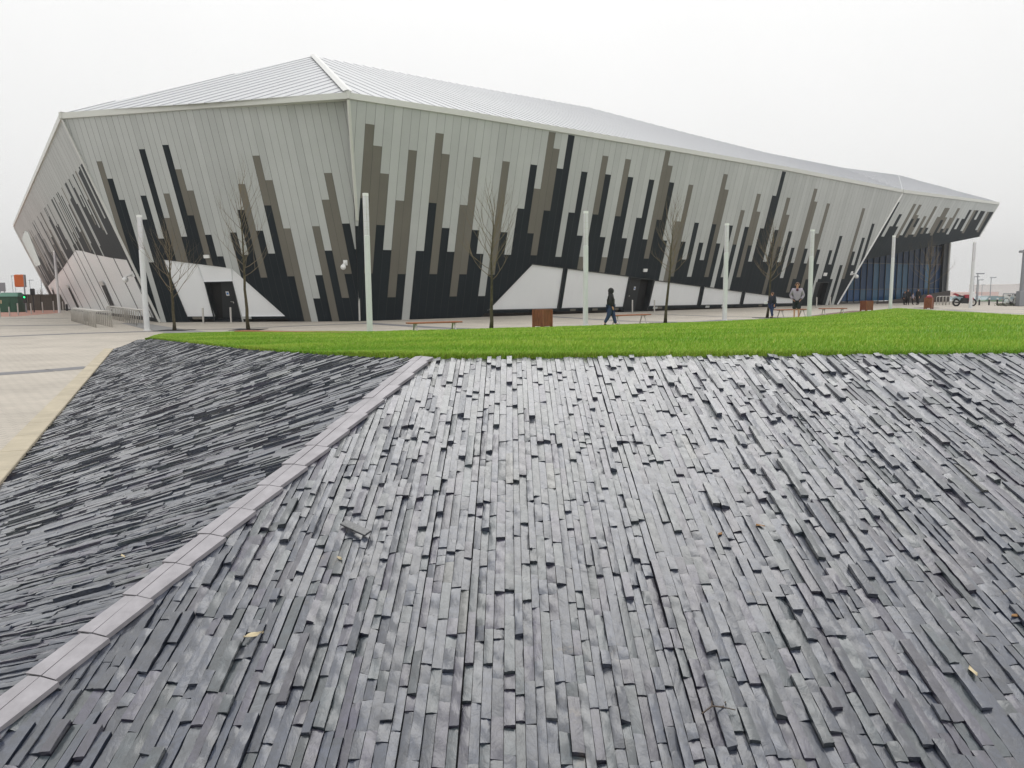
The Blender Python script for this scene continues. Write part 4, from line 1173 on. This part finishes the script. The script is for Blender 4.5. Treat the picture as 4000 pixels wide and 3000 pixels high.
def person(label, loc, rz, H_, pose, cloth, hair, group=None, hood=False, shorts=False, bag=None, bulk=1.0):
    """front faces -Y locally; pose gives ankle, knee, wrist and elbow points in fractions of the height"""
    t = thing('person', loc, label, 'person', group, rz)
    k = H_
    P = dict(hip=(0, 0, .52), waist=(0, 0, .61), chest=(0, .0, .74), neck=(0, -.005, .845), chin=(0, -.02, .885), head=(0, -.015, .935), top=(0, -.01, .975),
             shL=(.105, 0, .80), shR=(-.105, 0, .80), elL=(.135, .01, .64), elR=(-.135, .01, .64), wrL=(.14, -.04, .50), wrR=(-.14, -.04, .50),
             hpL=(.052, 0, .50), hpR=(-.052, 0, .50), knL=(.055, -.01, .28), knR=(-.055, -.01, .28), anL=(.055, 0, .045), anR=(-.055, 0, .045), toL=(.06, -.085, .018), toR=(-.06, -.085, .018))
    P.update(pose)
    names = list(P); V_ = [Vector(P[n]) * k for n in names]; ix = {n: i for i, n in enumerate(names)}
    R_ = dict(hip=.078, waist=.068, chest=.082, neck=.03, chin=.038, head=.055, top=.042, shL=.045, shR=.045, elL=.026, elR=.026, wrL=.018, wrR=.018, hpL=.052, hpR=.052, knL=.034, knR=.034, anL=.022, anR=.022, toL=.02, toR=.02)
    E_ = [('hip', 'waist'), ('waist', 'chest'), ('chest', 'neck'), ('neck', 'chin'), ('chin', 'head'), ('head', 'top'), ('chest', 'shL'), ('chest', 'shR'), ('shL', 'elL'), ('elL', 'wrL'), ('shR', 'elR'), ('elR', 'wrR'), ('hip', 'hpL'), ('hip', 'hpR'), ('hpL', 'knL'), ('knL', 'anL'), ('anL', 'toL'), ('hpR', 'knR'), ('knR', 'anR'), ('anR', 'toR')]
    vs = [v.copy() for v in V_]; es = [(ix[a_], ix[c_]) for a_, c_ in E_]; rr = [R_[n] * k * .82 for n in names]
    for s_, sg in (('L', 1), ('R', -1)):
        hand(vs, es, rr, ix['wr' + s_], V_[ix['wr' + s_]] - V_[ix['el' + s_]], (0, 1, 0), k / 1.75)
    ni = len(vs); vs.append(V_[ix['head']] + Vector((0, -.058, -.008)) * k); rr.append(.010 * k); es.append((ix['head'], ni))
    skin_obj('body', vs, es, rr, M['skin'], t, ix['hip'])
    def cover(name, seq, rscale, m, trim=None):
        nm = []; ed = []
        for a_, c_ in seq:
            for q_ in (a_, c_):
                if q_ not in nm: nm.append(q_)
            ed.append((nm.index(a_), nm.index(c_)))
        pts = []
        for q_ in nm:
            if trim and q_ in trim:
                a_, c_, f_ = trim[q_]; pts.append(V_[ix[a_]].lerp(V_[ix[c_]], f_))
            else: pts.append(V_[ix[q_]])
        return skin_obj(name, pts, ed, [R_[q_] * k * rscale.get(q_, 1.18) * bulk for q_ in nm], m, t, 0)
    top_m, leg_m, shoe_m = cloth
    cover('jacket', [('waist', 'hip'), ('waist', 'chest'), ('chest', 'shL'), ('chest', 'shR'), ('shL', 'elL'), ('elL', 'wrL'), ('shR', 'elR'), ('elR', 'wrR'), ('chest', 'neck')], {'hip': 1.25, 'waist': 1.28, 'chest': 1.18, 'neck': 1.2, 'elL': 1.5, 'elR': 1.5, 'wrL': 1.6, 'wrR': 1.6, 'shL': 1.2, 'shR': 1.2},
          m=top_m, trim={'neck': ('chest', 'neck', .8)})
    tr = {'anL': ('knL', 'anL', .02 if shorts else .92), 'anR': ('knR', 'anR', .02 if shorts else .92)}
    if shorts: tr.update({'knL': ('hpL', 'knL', .8), 'knR': ('hpR', 'knR', .8)})
    cover('shorts' if shorts else 'trousers', [('hip', 'hpL'), ('hip', 'hpR'), ('hpL', 'knL'), ('knL', 'anL'), ('hpR', 'knR'), ('knR', 'anR')], {'hip': 1.06, 'hpL': 1.22, 'hpR': 1.22, 'knL': 1.6 if shorts else 1.3, 'knR': 1.6 if shorts else 1.3, 'anL': 2.3 if shorts else 1.35, 'anR': 2.3 if shorts else 1.35}, leg_m, tr)
    for s_ in 'LR': cover('shoe', [('an' + s_, 'to' + s_)], {'an' + s_: 1.15, 'to' + s_: 1.35}, shoe_m)
    hd_ = V_[ix['head']]; b = MB()
    if hood:
        b.ball(hd_ + Vector((0, .012, .0)) * k, (.074 * k, .082 * k, .088 * k)); b.ball(hd_ + Vector((0, .03, -.075)) * k, (.07 * k, .06 * k, .05 * k)); b.build('hood', top_m, t, smooth=True)
    else:
        b.ball(hd_ + Vector((0, .014, .018)) * k, (.056 * k, .060 * k, .052 * k)); b.build('hair', hair, t, smooth=True)
        f = MB()
        for sx in (-1, 1): f.ball(hd_ + Vector((sx * .02, -.05, .002)) * k, .006 * k, nu=6, nv=4)
        f.build('eyes', M['hair_dark'], t)
        for sx in (-1, 1):
            f = MB(); f.ball(hd_ + Vector((sx * .056, .005, -.005)) * k, (.008 * k, .014 * k, .02 * k), nu=6, nv=5); f.build('ear', M['skin'], t)
    return t
walk = dict(knL=(.05, -.07, .285), anL=(.05, -.14, .05), toL=(.05, -.225, .03), knR=(-.05, .05, .27), anR=(-.05, .16, .075), toR=(-.05, .10, .015), elL=(.14, .02, .65), wrL=(.14, -.05, .52), elR=(-.14, -.01, .65), wrR=(-.13, -.06, .52))
g = gp(2385, 1275); dW = g[1]; hW = at(2390, 1127, dW)[2]
person('person in a black hooded jacket and blue jeans walking past the bench', g, math.radians(75), hW, walk, (M['black_cloth'], M['denim'], M['black']), None, hood=True, bulk=1.32)
g = gp(3110, 1248); hM = at(3110, 1103, g[1])[2]
pock = dict(elL=(.165, .03, .64), elR=(-.165, .03, .64), wrL=(.10, -.055, .545), wrR=(-.10, -.055, .545), knL=(.055, -.025, .28), anL=(.055, -.02, .045), toL=(.075, -.10, .018))
pm = person('man in a lilac fleece and dark shorts standing with hands in pockets', g, math.radians(-20), hM, pock, (M['lilac_cloth'], M['navy_cloth'], M['shoe_red']), M['hair_brown'], shorts=True, bulk=1.12)
b = MB(); b.ball(Vector((0, -.062, .80)) * hM, (.035 * hM, .02 * hM, .04 * hM)); b.build('shirt_collar', M['maroon_cloth'], pm, smooth=True)
g = gp(3015, 1243); hC = at(3015, 1140, g[1])[2]
cw = dict(knL=(.045, -.05, .29), anL=(.045, -.03, .05), toL=(.045, -.12, .02), knR=(-.045, .01, .28), anR=(-.045, .08, .06), toR=(-.045, .0, .018), elR=(-.14, 0, .66), wrR=(-.11, -.13, .60), head=(0, -.015, .925), elL=(.14, .02, .64), wrL=(.13, .0, .52))
person('child in a dark jacket and jeans walking beside the bare tree', g, math.radians(-70), hC, cw, (M['navy_cloth'], M['denim'], M['boot']), M['hair_brown'], bulk=1.28)
ci = gx(2992, g[1], .62 * hC)
b = MB(); b.box((0, 0, 0), (.20, .06, .14), 0, .4, bev=.02); o = b.build('paper_bag', M['white']); o.location = (ci[0], ci[1], ci[2] - .12); tag(o, 'small white bag held by the child', 'bag')
for px_, hh, lb, cl, rz in ((3533, 1.30, 'leftmost dark clothed person waiting by the ramp wall', M['navy_cloth'], .5), (3546, 1.5, 'person with dark hair standing second from left by the ramp wall', M['black_cloth'], -.5), (3566, 1.12, 'short person in a greyish top in the group by the ramp wall', M['lilac_cloth'], 1.2), (3587, 1.52, 'rightmost person in long black coat facing the group', M['black_cloth'], -1.3)):
    g = gx(px_, 70.0); person(lb, g, rz, hh, {}, (cl, M['black_cloth'], M['black']), M['hair_dark'], bulk=1.3, group='people waiting by the glass entrance')

# ------------------------------------------------------------------ motorcycle
def wheel(parent, c, r, name='wheel', tyre_r=.05, spokes=8):
    b = MB(); n = 22; pts = [(c[0] + r * math.cos(2 * math.pi * i / n), c[1], c[2] + r * math.sin(2 * math.pi * i / n)) for i in range(n + 1)]
    b.tube(pts, tyre_r, 7, cap=False); w = b.build(name, M['rubber'], parent, smooth=True)
    b = MB(); r2 = r - tyre_r * .9
    b.tube([(c[0] + r2 * math.cos(2 * math.pi * i / n), c[1], c[2] + r2 * math.sin(2 * math.pi * i / n)) for i in range(n + 1)], tyre_r * .3, 5, cap=False)
    for i in range(spokes):
        a_ = 2 * math.pi * i / spokes; b.tube([c, (c[0] + r2 * math.cos(a_), c[1], c[2] + r2 * math.sin(a_))], max(.006, tyre_r * .15), 4, cap=False)
    b.tube([(c[0], c[1] - .06, c[2]), (c[0], c[1] + .06, c[2])], tyre_r * .8, 8); b.build('rim', M['steel'], w)
    return w
g = gp(3766, 1196); mc = thing('motorcycle', (g[0], g[1], 0), 'red, white and black sports motorcycle parked behind the light column', 'motorcycle')
wheel(mc, (-.68, 0, .31), .26, tyre_r=.075); wheel(mc, (.72, 0, .31), .26, tyre_r=.065)
b = MB(); b.prism([(-.25, .25), (.25, .22), (.38, .55), (.25, .72), (-.2, .70), (-.32, .45)], -.15, .15); b.build('engine', M['engine'], mc)
b = MB(); b.prism([(-.05, .70), (.40, .66), (.46, .82), (.30, .98), (.05, .98), (-.10, .86)], -.16, .16); b.build('fuel_tank', M['red_paint'], mc)
b = MB(); b.prism([(-.62, .82), (-.05, .76), (0, .90), (-.30, .90), (-.58, .96)], -.13, .13); b.build('seat', M['black'], mc)
b = MB(); b.prism([(-1.02, 1.02), (-.55, .80), (-.35, .78), (-.40, .93), (-.85, 1.10)], -.10, .10); b.build('tail', M['red_paint'], mc)
b = MB(); b.prism([(.38, .55), (.72, .62), (.86, .92), (.70, 1.20), (.45, 1.05), (.36, .80)], -.17, .17); b.build('fairing', M['white_paint'], mc)
b = MB(); b.prism([(.25, .42), (.70, .60), (.55, .80), (.28, .75)], -.185, .185); b.build('side_panel', M['red_paint'], mc)
b = MB(); b.tube([(.72, -.09, .31), (.52, -.09, 1.0)], .03, 6); b.tube([(.72, .09, .31), (.52, .09, 1.0)], .03, 6); b.tube([(.50, -.34, 1.05), (.52, 0, 1.02), (.50, .34, 1.05)], .02, 6); b.build('fork', M['steel'], mc)
b = MB(); b.tube([(-.68, .11, .31), (-.1, .11, .42)], .035, 6); b.tube([(-.95, -.13, .36), (-.2, -.14, .28)], .05, 8); b.build('swing_arm', M['engine'], mc)
b = MB(); b.prism([(-.95, .62), (-.68, .70), (-.60, .64), (-.90, .55)], -.05, .05); b.build('mudguard', M['engine'], mc)

# ------------------------------------------------------------------ bicycles by the railing
def make_bike(label, loc, rz):
    t = thing('bicycle', loc, label, 'bicycle', 'bicycles by the glass railing', rz)
    wheel(t, (-.5, 0, .34), .32, tyre_r=.022, spokes=10); wheel(t, (.52, 0, .34), .32, tyre_r=.022, spokes=10)
    b = MB(); bb_, st, hd_ = (-.05, 0, .28), (-.2, 0, .78), (.36, 0, .80)
    for a_, c_ in (((-.5, 0, .34), bb_), (bb_, st), (st, hd_), (bb_, (.38, 0, .72)), ((-.5, 0, .34), st), ((.52, 0, .34), hd_)): b.tube([a_, c_], .022, 6)
    b.build('frame', M['steel'], t)
    b = MB(); b.prism([(-.34, .88), (-.08, .88), (-.08, .92), (-.34, .94)], -.06, .06); b.tube([st, (-.21, 0, .9)], .015, 5); b.build('saddle', M['black'], t)
    b = MB(); b.tube([hd_, (.35, 0, .95)], .018, 5); b.tube([(.30, -.26, .97), (.37, 0, .96), (.30, .26, .97)], .016, 5); b.build('handlebar', M['black'], t)
    b = MB(); b.tube([(-.05, -.03, .28), (-.05, .03, .28)], .10, 12); b.tube([(-.05, -.1, .28), (.07, -.1, .16)], .012, 5); b.build('crank', M['black'], t)
    return t
g = gp(3948, 1196); bk0 = make_bike('bicycle leaning by the railing left of the dark column', (g[0], g[1], 0), .25)
dup(bk0, (g[0] + .75, g[1] + .5, 0), .7, 'bicycle right up against the dark column')

# ------------------------------------------------------------------ right background
g0_, g1_ = gp(3916, 1194), gp(4060, 1194)
rl = thing('glass_railing', g0_, 'low glass railing with a dark top rail behind the bicycles', 'railing')
d_ = g1_ - g0_; Lr = np.linalg.norm(d_); d_ = d_ / Lr
b = MB(); b.tube([(0, 0, 1.02), tuple(d_ * Lr + [0, 0, 1.02])], .035, 6); b.build('top_rail', M['pole'], rl)
for k in range(5):
    p = d_ * Lr * k / 4; b = MB(); b.tube([tuple(p), tuple(p + [0, 0, 1.02])], .035, 6); b.build('post', M['pole'], rl)
    if k < 4:
        q0, q1 = p + d_ * .08, d_ * Lr * (k + 1) / 4 - d_ * .08; b = MB(); b.poly([q0 + [0, 0, .12], q1 + [0, 0, .12], q1 + [0, 0, .95], q0 + [0, 0, .95]]); b.build('pane', M['shelter_glass'], rl)
g = gp(3988, 1196); colm = thing('mast', g, 'dark square mast with a thin curved aerial at the right edge', 'mast')
b = MB(); b.box((0, 0, 0), (.62, .5, 1.25), 0, bev=.03); b.build('cabinet', M['pole'], colm)
b = MB(); b.lathe([(.20, 1.2), (.155, 4.55), (.15, 4.6)], n=14); b.build('post', M['pole'], colm)
b = MB(); b.tube([(0, 0, 4.6), (.02, 0, 6.0), (.1, 0, 6.5), (.35, 0, 6.7)], .045, 8); b.build('aerial', M['lamp_grey'], colm)
b = MB(); b.box((-.28, 0, 4.35), (.3, .25, .2), 0, bev=.03); b.build('floodlight', M['pole'], colm)
hb_ = MB(); hr = random.Random(2)
p0, p1 = gp(3895, 1194.5), gp(4080, 1195)
for i in range(1500):
    f_ = hr.random(); c = p0 + (p1 - p0) * f_; c = c + np.array([hr.uniform(-.3, .3), hr.uniform(-.3, .3), hr.uniform(0, .22)])
    s_ = .05; a_ = Vector((hr.uniform(-1, 1), hr.uniform(-1, 1), hr.uniform(-1, 1))).normalized() * s_; e_ = a_.orthogonal().normalized() * s_ * .6
    hb_.poly([Vector(c) - a_, Vector(c) + e_, Vector(c) + a_, Vector(c) - e_])
tag(hb_.build('ground_cover', M['hedge']), 'low dark planting along the railing foot', 'plants', kind='stuff')
def far_lamp(label, px, ytop, d, head=1, grp='street lights beyond the plaza'):
    loc = gx(px, d, terrain(d) if d > 125 or px > 3000 else 0); t = thing('street_light', loc, label, 'street light', grp); H_ = at(px, ytop, d)[2] - loc[2]
    b = MB(); b.lathe([(.10, 0), (.10, 1.2), (.07, 1.3), (.05, H_)], n=8); b.build('post', M['pole'], t)
    b = MB(); b.box((.3 * head, 0, H_ - .03), (.9, .3, .12), 0, bev=.03); b.build('lamp_head', M['pole'], t)
for px_, ty, d, hd_, lb in ((3814, 1070, 95, 1, 'tallest distant street light right behind the motorcycle'), (3800, 1082, 115, 1, 'distant street light half hidden by the motorcycle light column'), (3819, 1094, 125, 1, 'thin distant street light right of the tallest one'), (3834, 1113, 190, 1, 'small faint street light beyond the car park'), (3867, 1085, 120, 1, 'distant street light in front of the misty warehouse')):
    far_lamp(lb, px_, ty, d, hd_)
for px_, ty, d, lb in ((121, 1095, 150, 'far street light right of the orange sign'), (53, 1078, 170, 'far thin street light left of the orange sign'), (64, 1110, 200, 'far short street light above the green kiosk'), (166, 1055, 140, 'far street light above the timber fence by the wall corner')):
    far_lamp(lb, px_, ty, d, 1)
# car, van shapes and misty buildings
def car(label, loc, rz, m, L=4.2, h=1.45):
    t = thing('parked_car', loc, label, 'car', 'cars in the far car park', rz)
    b = MB(); b.prism([(-L / 2, .3), (L / 2, .3), (L / 2, .7), (L * .36, .85), (-L * .42, .88), (-L / 2, .75)], -.85, .85); b.build('body', m, t)
    b = MB(); b.prism([(-L * .40, .86), (L * .30, .86), (L * .14, h), (-L * .26, h)], -.76, .76); cb = b.build('cabin', M['car_glass'], t)
    b = MB(); b.prism([(-L * .27, h), (L * .15, h), (L * .13, h + .04), (-L * .25, h + .04)], -.74, .74); b.build('roof', m, t)
    for sx in (-.31, .31):
        for sy in (-1, 1):
            b = MB(); b.tube([(sx * L, sy * .72, .32), (sx * L, sy * .9, .32)], .32, 14); b.build('wheel', M['rubber'], t)
car('small green car in the far car park right of the motorcycle', gx(3873, 122, -1.3), .15, M['car_green'])
car('silver car in the far car park beside the green one', gx(3846, 126, -1.3), .1, M['car_silver'])
car('orange car partly hidden behind dark bollards', gx(3903, 128, -1.3), .1, M['car_orange'], h=1.35)
car('pale car behind the motorcycle in the far car park', gx(3745, 125, -1.3), .0, M['white_paint'])
car('silver car in front of the glass railing in the far car park', gx(3965, 127, -1.3), .0, M['car_silver'])
for px_, lb in ((3827, 'dark bollard right of the motorcycle'), (3865, 'dark bollard in front of the green car'), (3897, 'dark bollard in front of the orange car')):
    dup(db0, gx(px_, 66), 0, lb, scale=(.6, .6, .62))
for k, px_ in enumerate((3672, 3684, 3696, 3708)):
    hoop(gx(px_, 68.0), .2, ['left end', 'second from left', 'second from right', 'right end'][k] + ' cycle hoop left of the motorcycle')
def shed(label, pxl, pxr, ytop, d, m):
    a_, c_ = gx(pxl, d, terrain(d)), gx(pxr, d, terrain(d)); H_ = at(pxl, ytop, d)[2] - terrain(d); t = thing('warehouse', ((a_ + c_) / 2), label, 'building', 'misty far buildings')
    w = c_[0] - a_[0]
    b = MB(); b.box((0, 0, 0), (w, 40, H_ * .96)); b.build('wall', m, t)
    b = MB(); b.prism([(-w / 2 - .3, H_ * .96), (w / 2 + .3, H_ * .96), (w / 2, H_), (-w / 2, H_)], -20.3, 20.3); b.build('roof', m, t)
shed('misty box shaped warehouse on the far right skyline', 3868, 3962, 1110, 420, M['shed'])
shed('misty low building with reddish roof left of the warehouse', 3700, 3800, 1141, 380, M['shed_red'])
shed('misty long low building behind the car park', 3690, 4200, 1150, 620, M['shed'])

# ------------------------------------------------------------------ left background
g = gx(46, 74); ks = thing('kiosk', g, 'green metal substation kiosk with a hipped roof', 'kiosk', rz=.15)
w_, dpt, hk = 2.1, 1.6, 1.35
zt = at(46, 1143, 74)[2]; hk = zt * .80; wk = 68 / F * 74
b = MB(); b.box((0, 0, 0), (wk, dpt, hk), 0, bev=.02); b.build('wall', M['green_paint'], ks)
b = MB(); x_, y_ = wk / 2 + .1, dpt / 2 + .1
b.mesh([(-x_, -y_, hk), (x_, -y_, hk), (x_, y_, hk), (-x_, y_, hk), (-x_ * .75, -y_ * .4, zt), (x_ * .75, -y_ * .4, zt), (x_ * .75, y_ * .4, zt), (-x_ * .75, y_ * .4, zt)], [(3, 2, 1, 0), (0, 1, 5, 4), (1, 2, 6, 5), (2, 3, 7, 6), (3, 0, 4, 7), (4, 5, 6, 7)]); b.build('roof', M['green_roof'], ks)
for sx in (-.05, .27):
    b = MB(); b.box((sx * wk, -dpt / 2 - .015, .1), (wk * .29, .03, hk - .25)); dr = b.build('door', M['green_paint'], ks)
    b = MB(); b.box((sx * wk + wk * .1, -dpt / 2 - .05, hk * .5), (.04, .04, .15)); b.build('handle', M['black'], dr)
b = MB(); b.box((-wk * .36, -dpt / 2 - .02, hk * .55), (.12, .02, .35)); b.build('warning_plate', M['leaf_pale'], ks)
g = gx(133, 82); fc = thing('fence', g, 'brown close boarded timber fence behind the kiosk', 'fence')
zt = at(133, 1151, 82)[2]; wf = 230 / F * 82
b = MB(); nbd = 40
for k in range(nbd): b.box((-wf / 2 + (k + .5) * wf / nbd, 0, 0), (wf / nbd - .012, .04, zt - rnd.uniform(0, .03)))
b.build('boards', M['fence_wood'], fc)
for k in range(6):
    b = MB(); b.box((-wf / 2 + k * wf / 5, -.06, 0), (.12, .1, zt + .03)); b.build('post', M['fence_wood'], fc)
b = MB(); b.box((0, -.05, zt), (wf, .16, .05)); b.build('rail', M['fence_wood'], fc)
g = gp(104, 1221); sd_ = g[1]; sgn = thing('traffic_signal', g, 'pole carrying an orange covered sign and a lit green signal', 'traffic signal')
zs0, zs1 = at(104, 1121, sd_)[2], at(104, 1072, sd_)[2]
b = MB(); b.lathe([(.06, 0), (.06, zs0 + .2)], n=10); b.build('post', M['pole'], sgn)
b = MB(); ws = 38 / F * sd_; b.box((-ws / 2 + .08, 0, zs0), (ws, .16, zs1 - zs0), 0, bev=.12); b.build('covered_sign', M['orange'], sgn)
b = MB(); b.box((.10, .0, zs0 - .02), (.12, .20, zs1 - zs0), 0, bev=.03); b.build('sign_edge', M['pole'], sgn)
zg = at(104, 1161, sd_)[2]
b = MB(); b.box((.02, -.1, zg - .55), (.26, .18, .80), 0, bev=.04); hd_ = b.build('signal_head', M['black'], sgn)
b = MB(); b.tube([(.04, -.19, zg), (.04, -.215, zg)], .075, 14); b.build('green_light', M['signal_green'], hd_)
b = MB(); b.box((.35, .6, zs0 - .75), (.35, .2, .6), 0, bev=.05); b.tube([(.35, .6, 0), (.35, .6, zs0 - .7)], .05, 8); o = b.build('signal_post', M['black'])
o.location = tuple(g); tag(o, 'black signal head on its own post behind the orange sign', 'traffic signal')
g = gx(10, 90); rs = thing('road_sign', g, 'grey back of a large road sign at the left edge', 'road sign')
z0_, z1_ = at(10, 1138, 90)[2], at(10, 1104, 90)[2]
b = MB(); b.box((0, 0, z0_), (.9, .05, z1_ - z0_), 0, bev=.02); b.build('sign_plate', M['sign_grey'], rs)
for sx in (-.25, .25):
    b = MB(); b.tube([(sx, .06, 0), (sx, .06, z1_)], .05, 8); b.build('post', M['pole'], rs)
make_tree(168, 1202, 1128, 1165, 60, 'distant bare bushy tree above the timber fence', 12, nb=18)

# ------------------------------------------------------------------ loose things on the slate
def on_slate(x_, y_): return onp(x_, y_, np.array([0, 0, -.585]), np.array([0, -.292, 1.0]))
ls = MB(); p = on_slate(1390, 2085)
ls.box((0, 0, 0), (.17, .042, .012), 0, 0, bev=.002, tone=(.036, .038, .042))
o = ls.build('loose_slate', M['slate']); _a = Vector((.80, -.58, -.60 * .292 + .03)).normalized(); _n = Vector((.05, -.40, .95)); _b = _n.cross(_a).normalized(); _n = _a.cross(_b)
o.matrix_world = Matrix(((_a.x, _b.x, _n.x, p[0]), (_a.y, _b.y, _n.y, p[1]), (_a.z, _b.z, _n.z, p[2] + .024), (0, 0, 0, 1))); tag(o, 'loose slate lying crosswise on the slate face', 'slate')
rl_ = random.Random(4)
for x_, y_, m, s_, lb in ((3795, 2635, 'leaf_pale', .030, 'cream curled leaf on the lower right slate'), (990, 2490, 'leaf_pale', .036, 'long pale leaf on the lower left slate'), (2968, 2065, 'leaf_dry', .02, 'orange leaf at the end of a raised slate'), (2810, 2095, 'leaf_dry', .022, 'yellow brown leaf under a raised slate edge'), (3960, 2415, 'leaf_dry', .022, 'brown leaf at the right edge of the slates'), (480, 2210, 'leaf_pale', .02, 'pale leaf on the dark slates left of the hip'), (1330, 2190, 'leaf_pale', .018, 'white scrap of leaf below the loose slate')):
    p = on_slate(x_, y_) if x_ > 900 else on_slate(x_, y_) + np.array([0, 0, .03])
    b = MB(); n = 7; a_ = rl_.uniform(0, 6)
    up_, lo = [], []
    for k in range(n + 1):
        f_ = k / n; w = math.sin(f_ * math.pi) * .20 * s_ * 2; z = .007 + .003 * math.sin(f_ * 5); u = (f_ - .5) * s_ * 2.2
        up_.append((u, w, z + .006)); lo.append((u, -w, z + .007))
    vs = up_ + lo + [((f / n - .5) * s_ * 2.2, 0, .02) for f in range(n + 1)]
    b.mesh(vs, [(k, k + 1, 2 * n + 3 + k, 2 * n + 2 + k) for k in range(n)] + [(2 * n + 2 + k, 2 * n + 3 + k, n + 2 + k, n + 1 + k) for k in range(n)])
    o = b.build('fallen_leaf', M[m]); o.location = tuple(p); o.rotation_euler = (.28, 0, a_); tag(o, lb, 'leaf', 'fallen leaves on the slates')
b = MB(); b.tube([(0, 0, .03), (.04, .02, .045), (.08, .03, .035), (.10, .07, .03)], .003, 5); b.tube([(.04, .02, .045), (.05, .06, .04)], .002, 4); b.tube([(.08, .03, .035), (.12, .02, .03)], .002, 4)
p = on_slate(2740, 2820); o = b.build('twig', M['boot']); o.location = tuple(p); tag(o, 'small forked twig lying on the lower slates', 'twig')

# ------------------------------------------------------------------ misty air
hz = bpy.data.materials.new('mist'); hz.use_nodes = True
t_ = hz.node_tree
for n_ in list(t_.nodes):
    if n_.type != 'OUTPUT_MATERIAL': t_.nodes.remove(n_)
pv = t_.nodes.new('ShaderNodeVolumePrincipled'); pv.inputs['Density'].default_value = 0.00042; pv.inputs['Color'].default_value = (0.97, 0.97, 0.965, 1); pv.inputs['Anisotropy'].default_value = 0.1
t_.links.new(pv.outputs[0], [n_ for n_ in t_.nodes if n_.type == 'OUTPUT_MATERIAL'][0].inputs['Volume'])
b = MB(); b.box((0, 1275, -28.0), (3700, 2750, 160)); tag(b.build('haze', hz), kind='stuff')
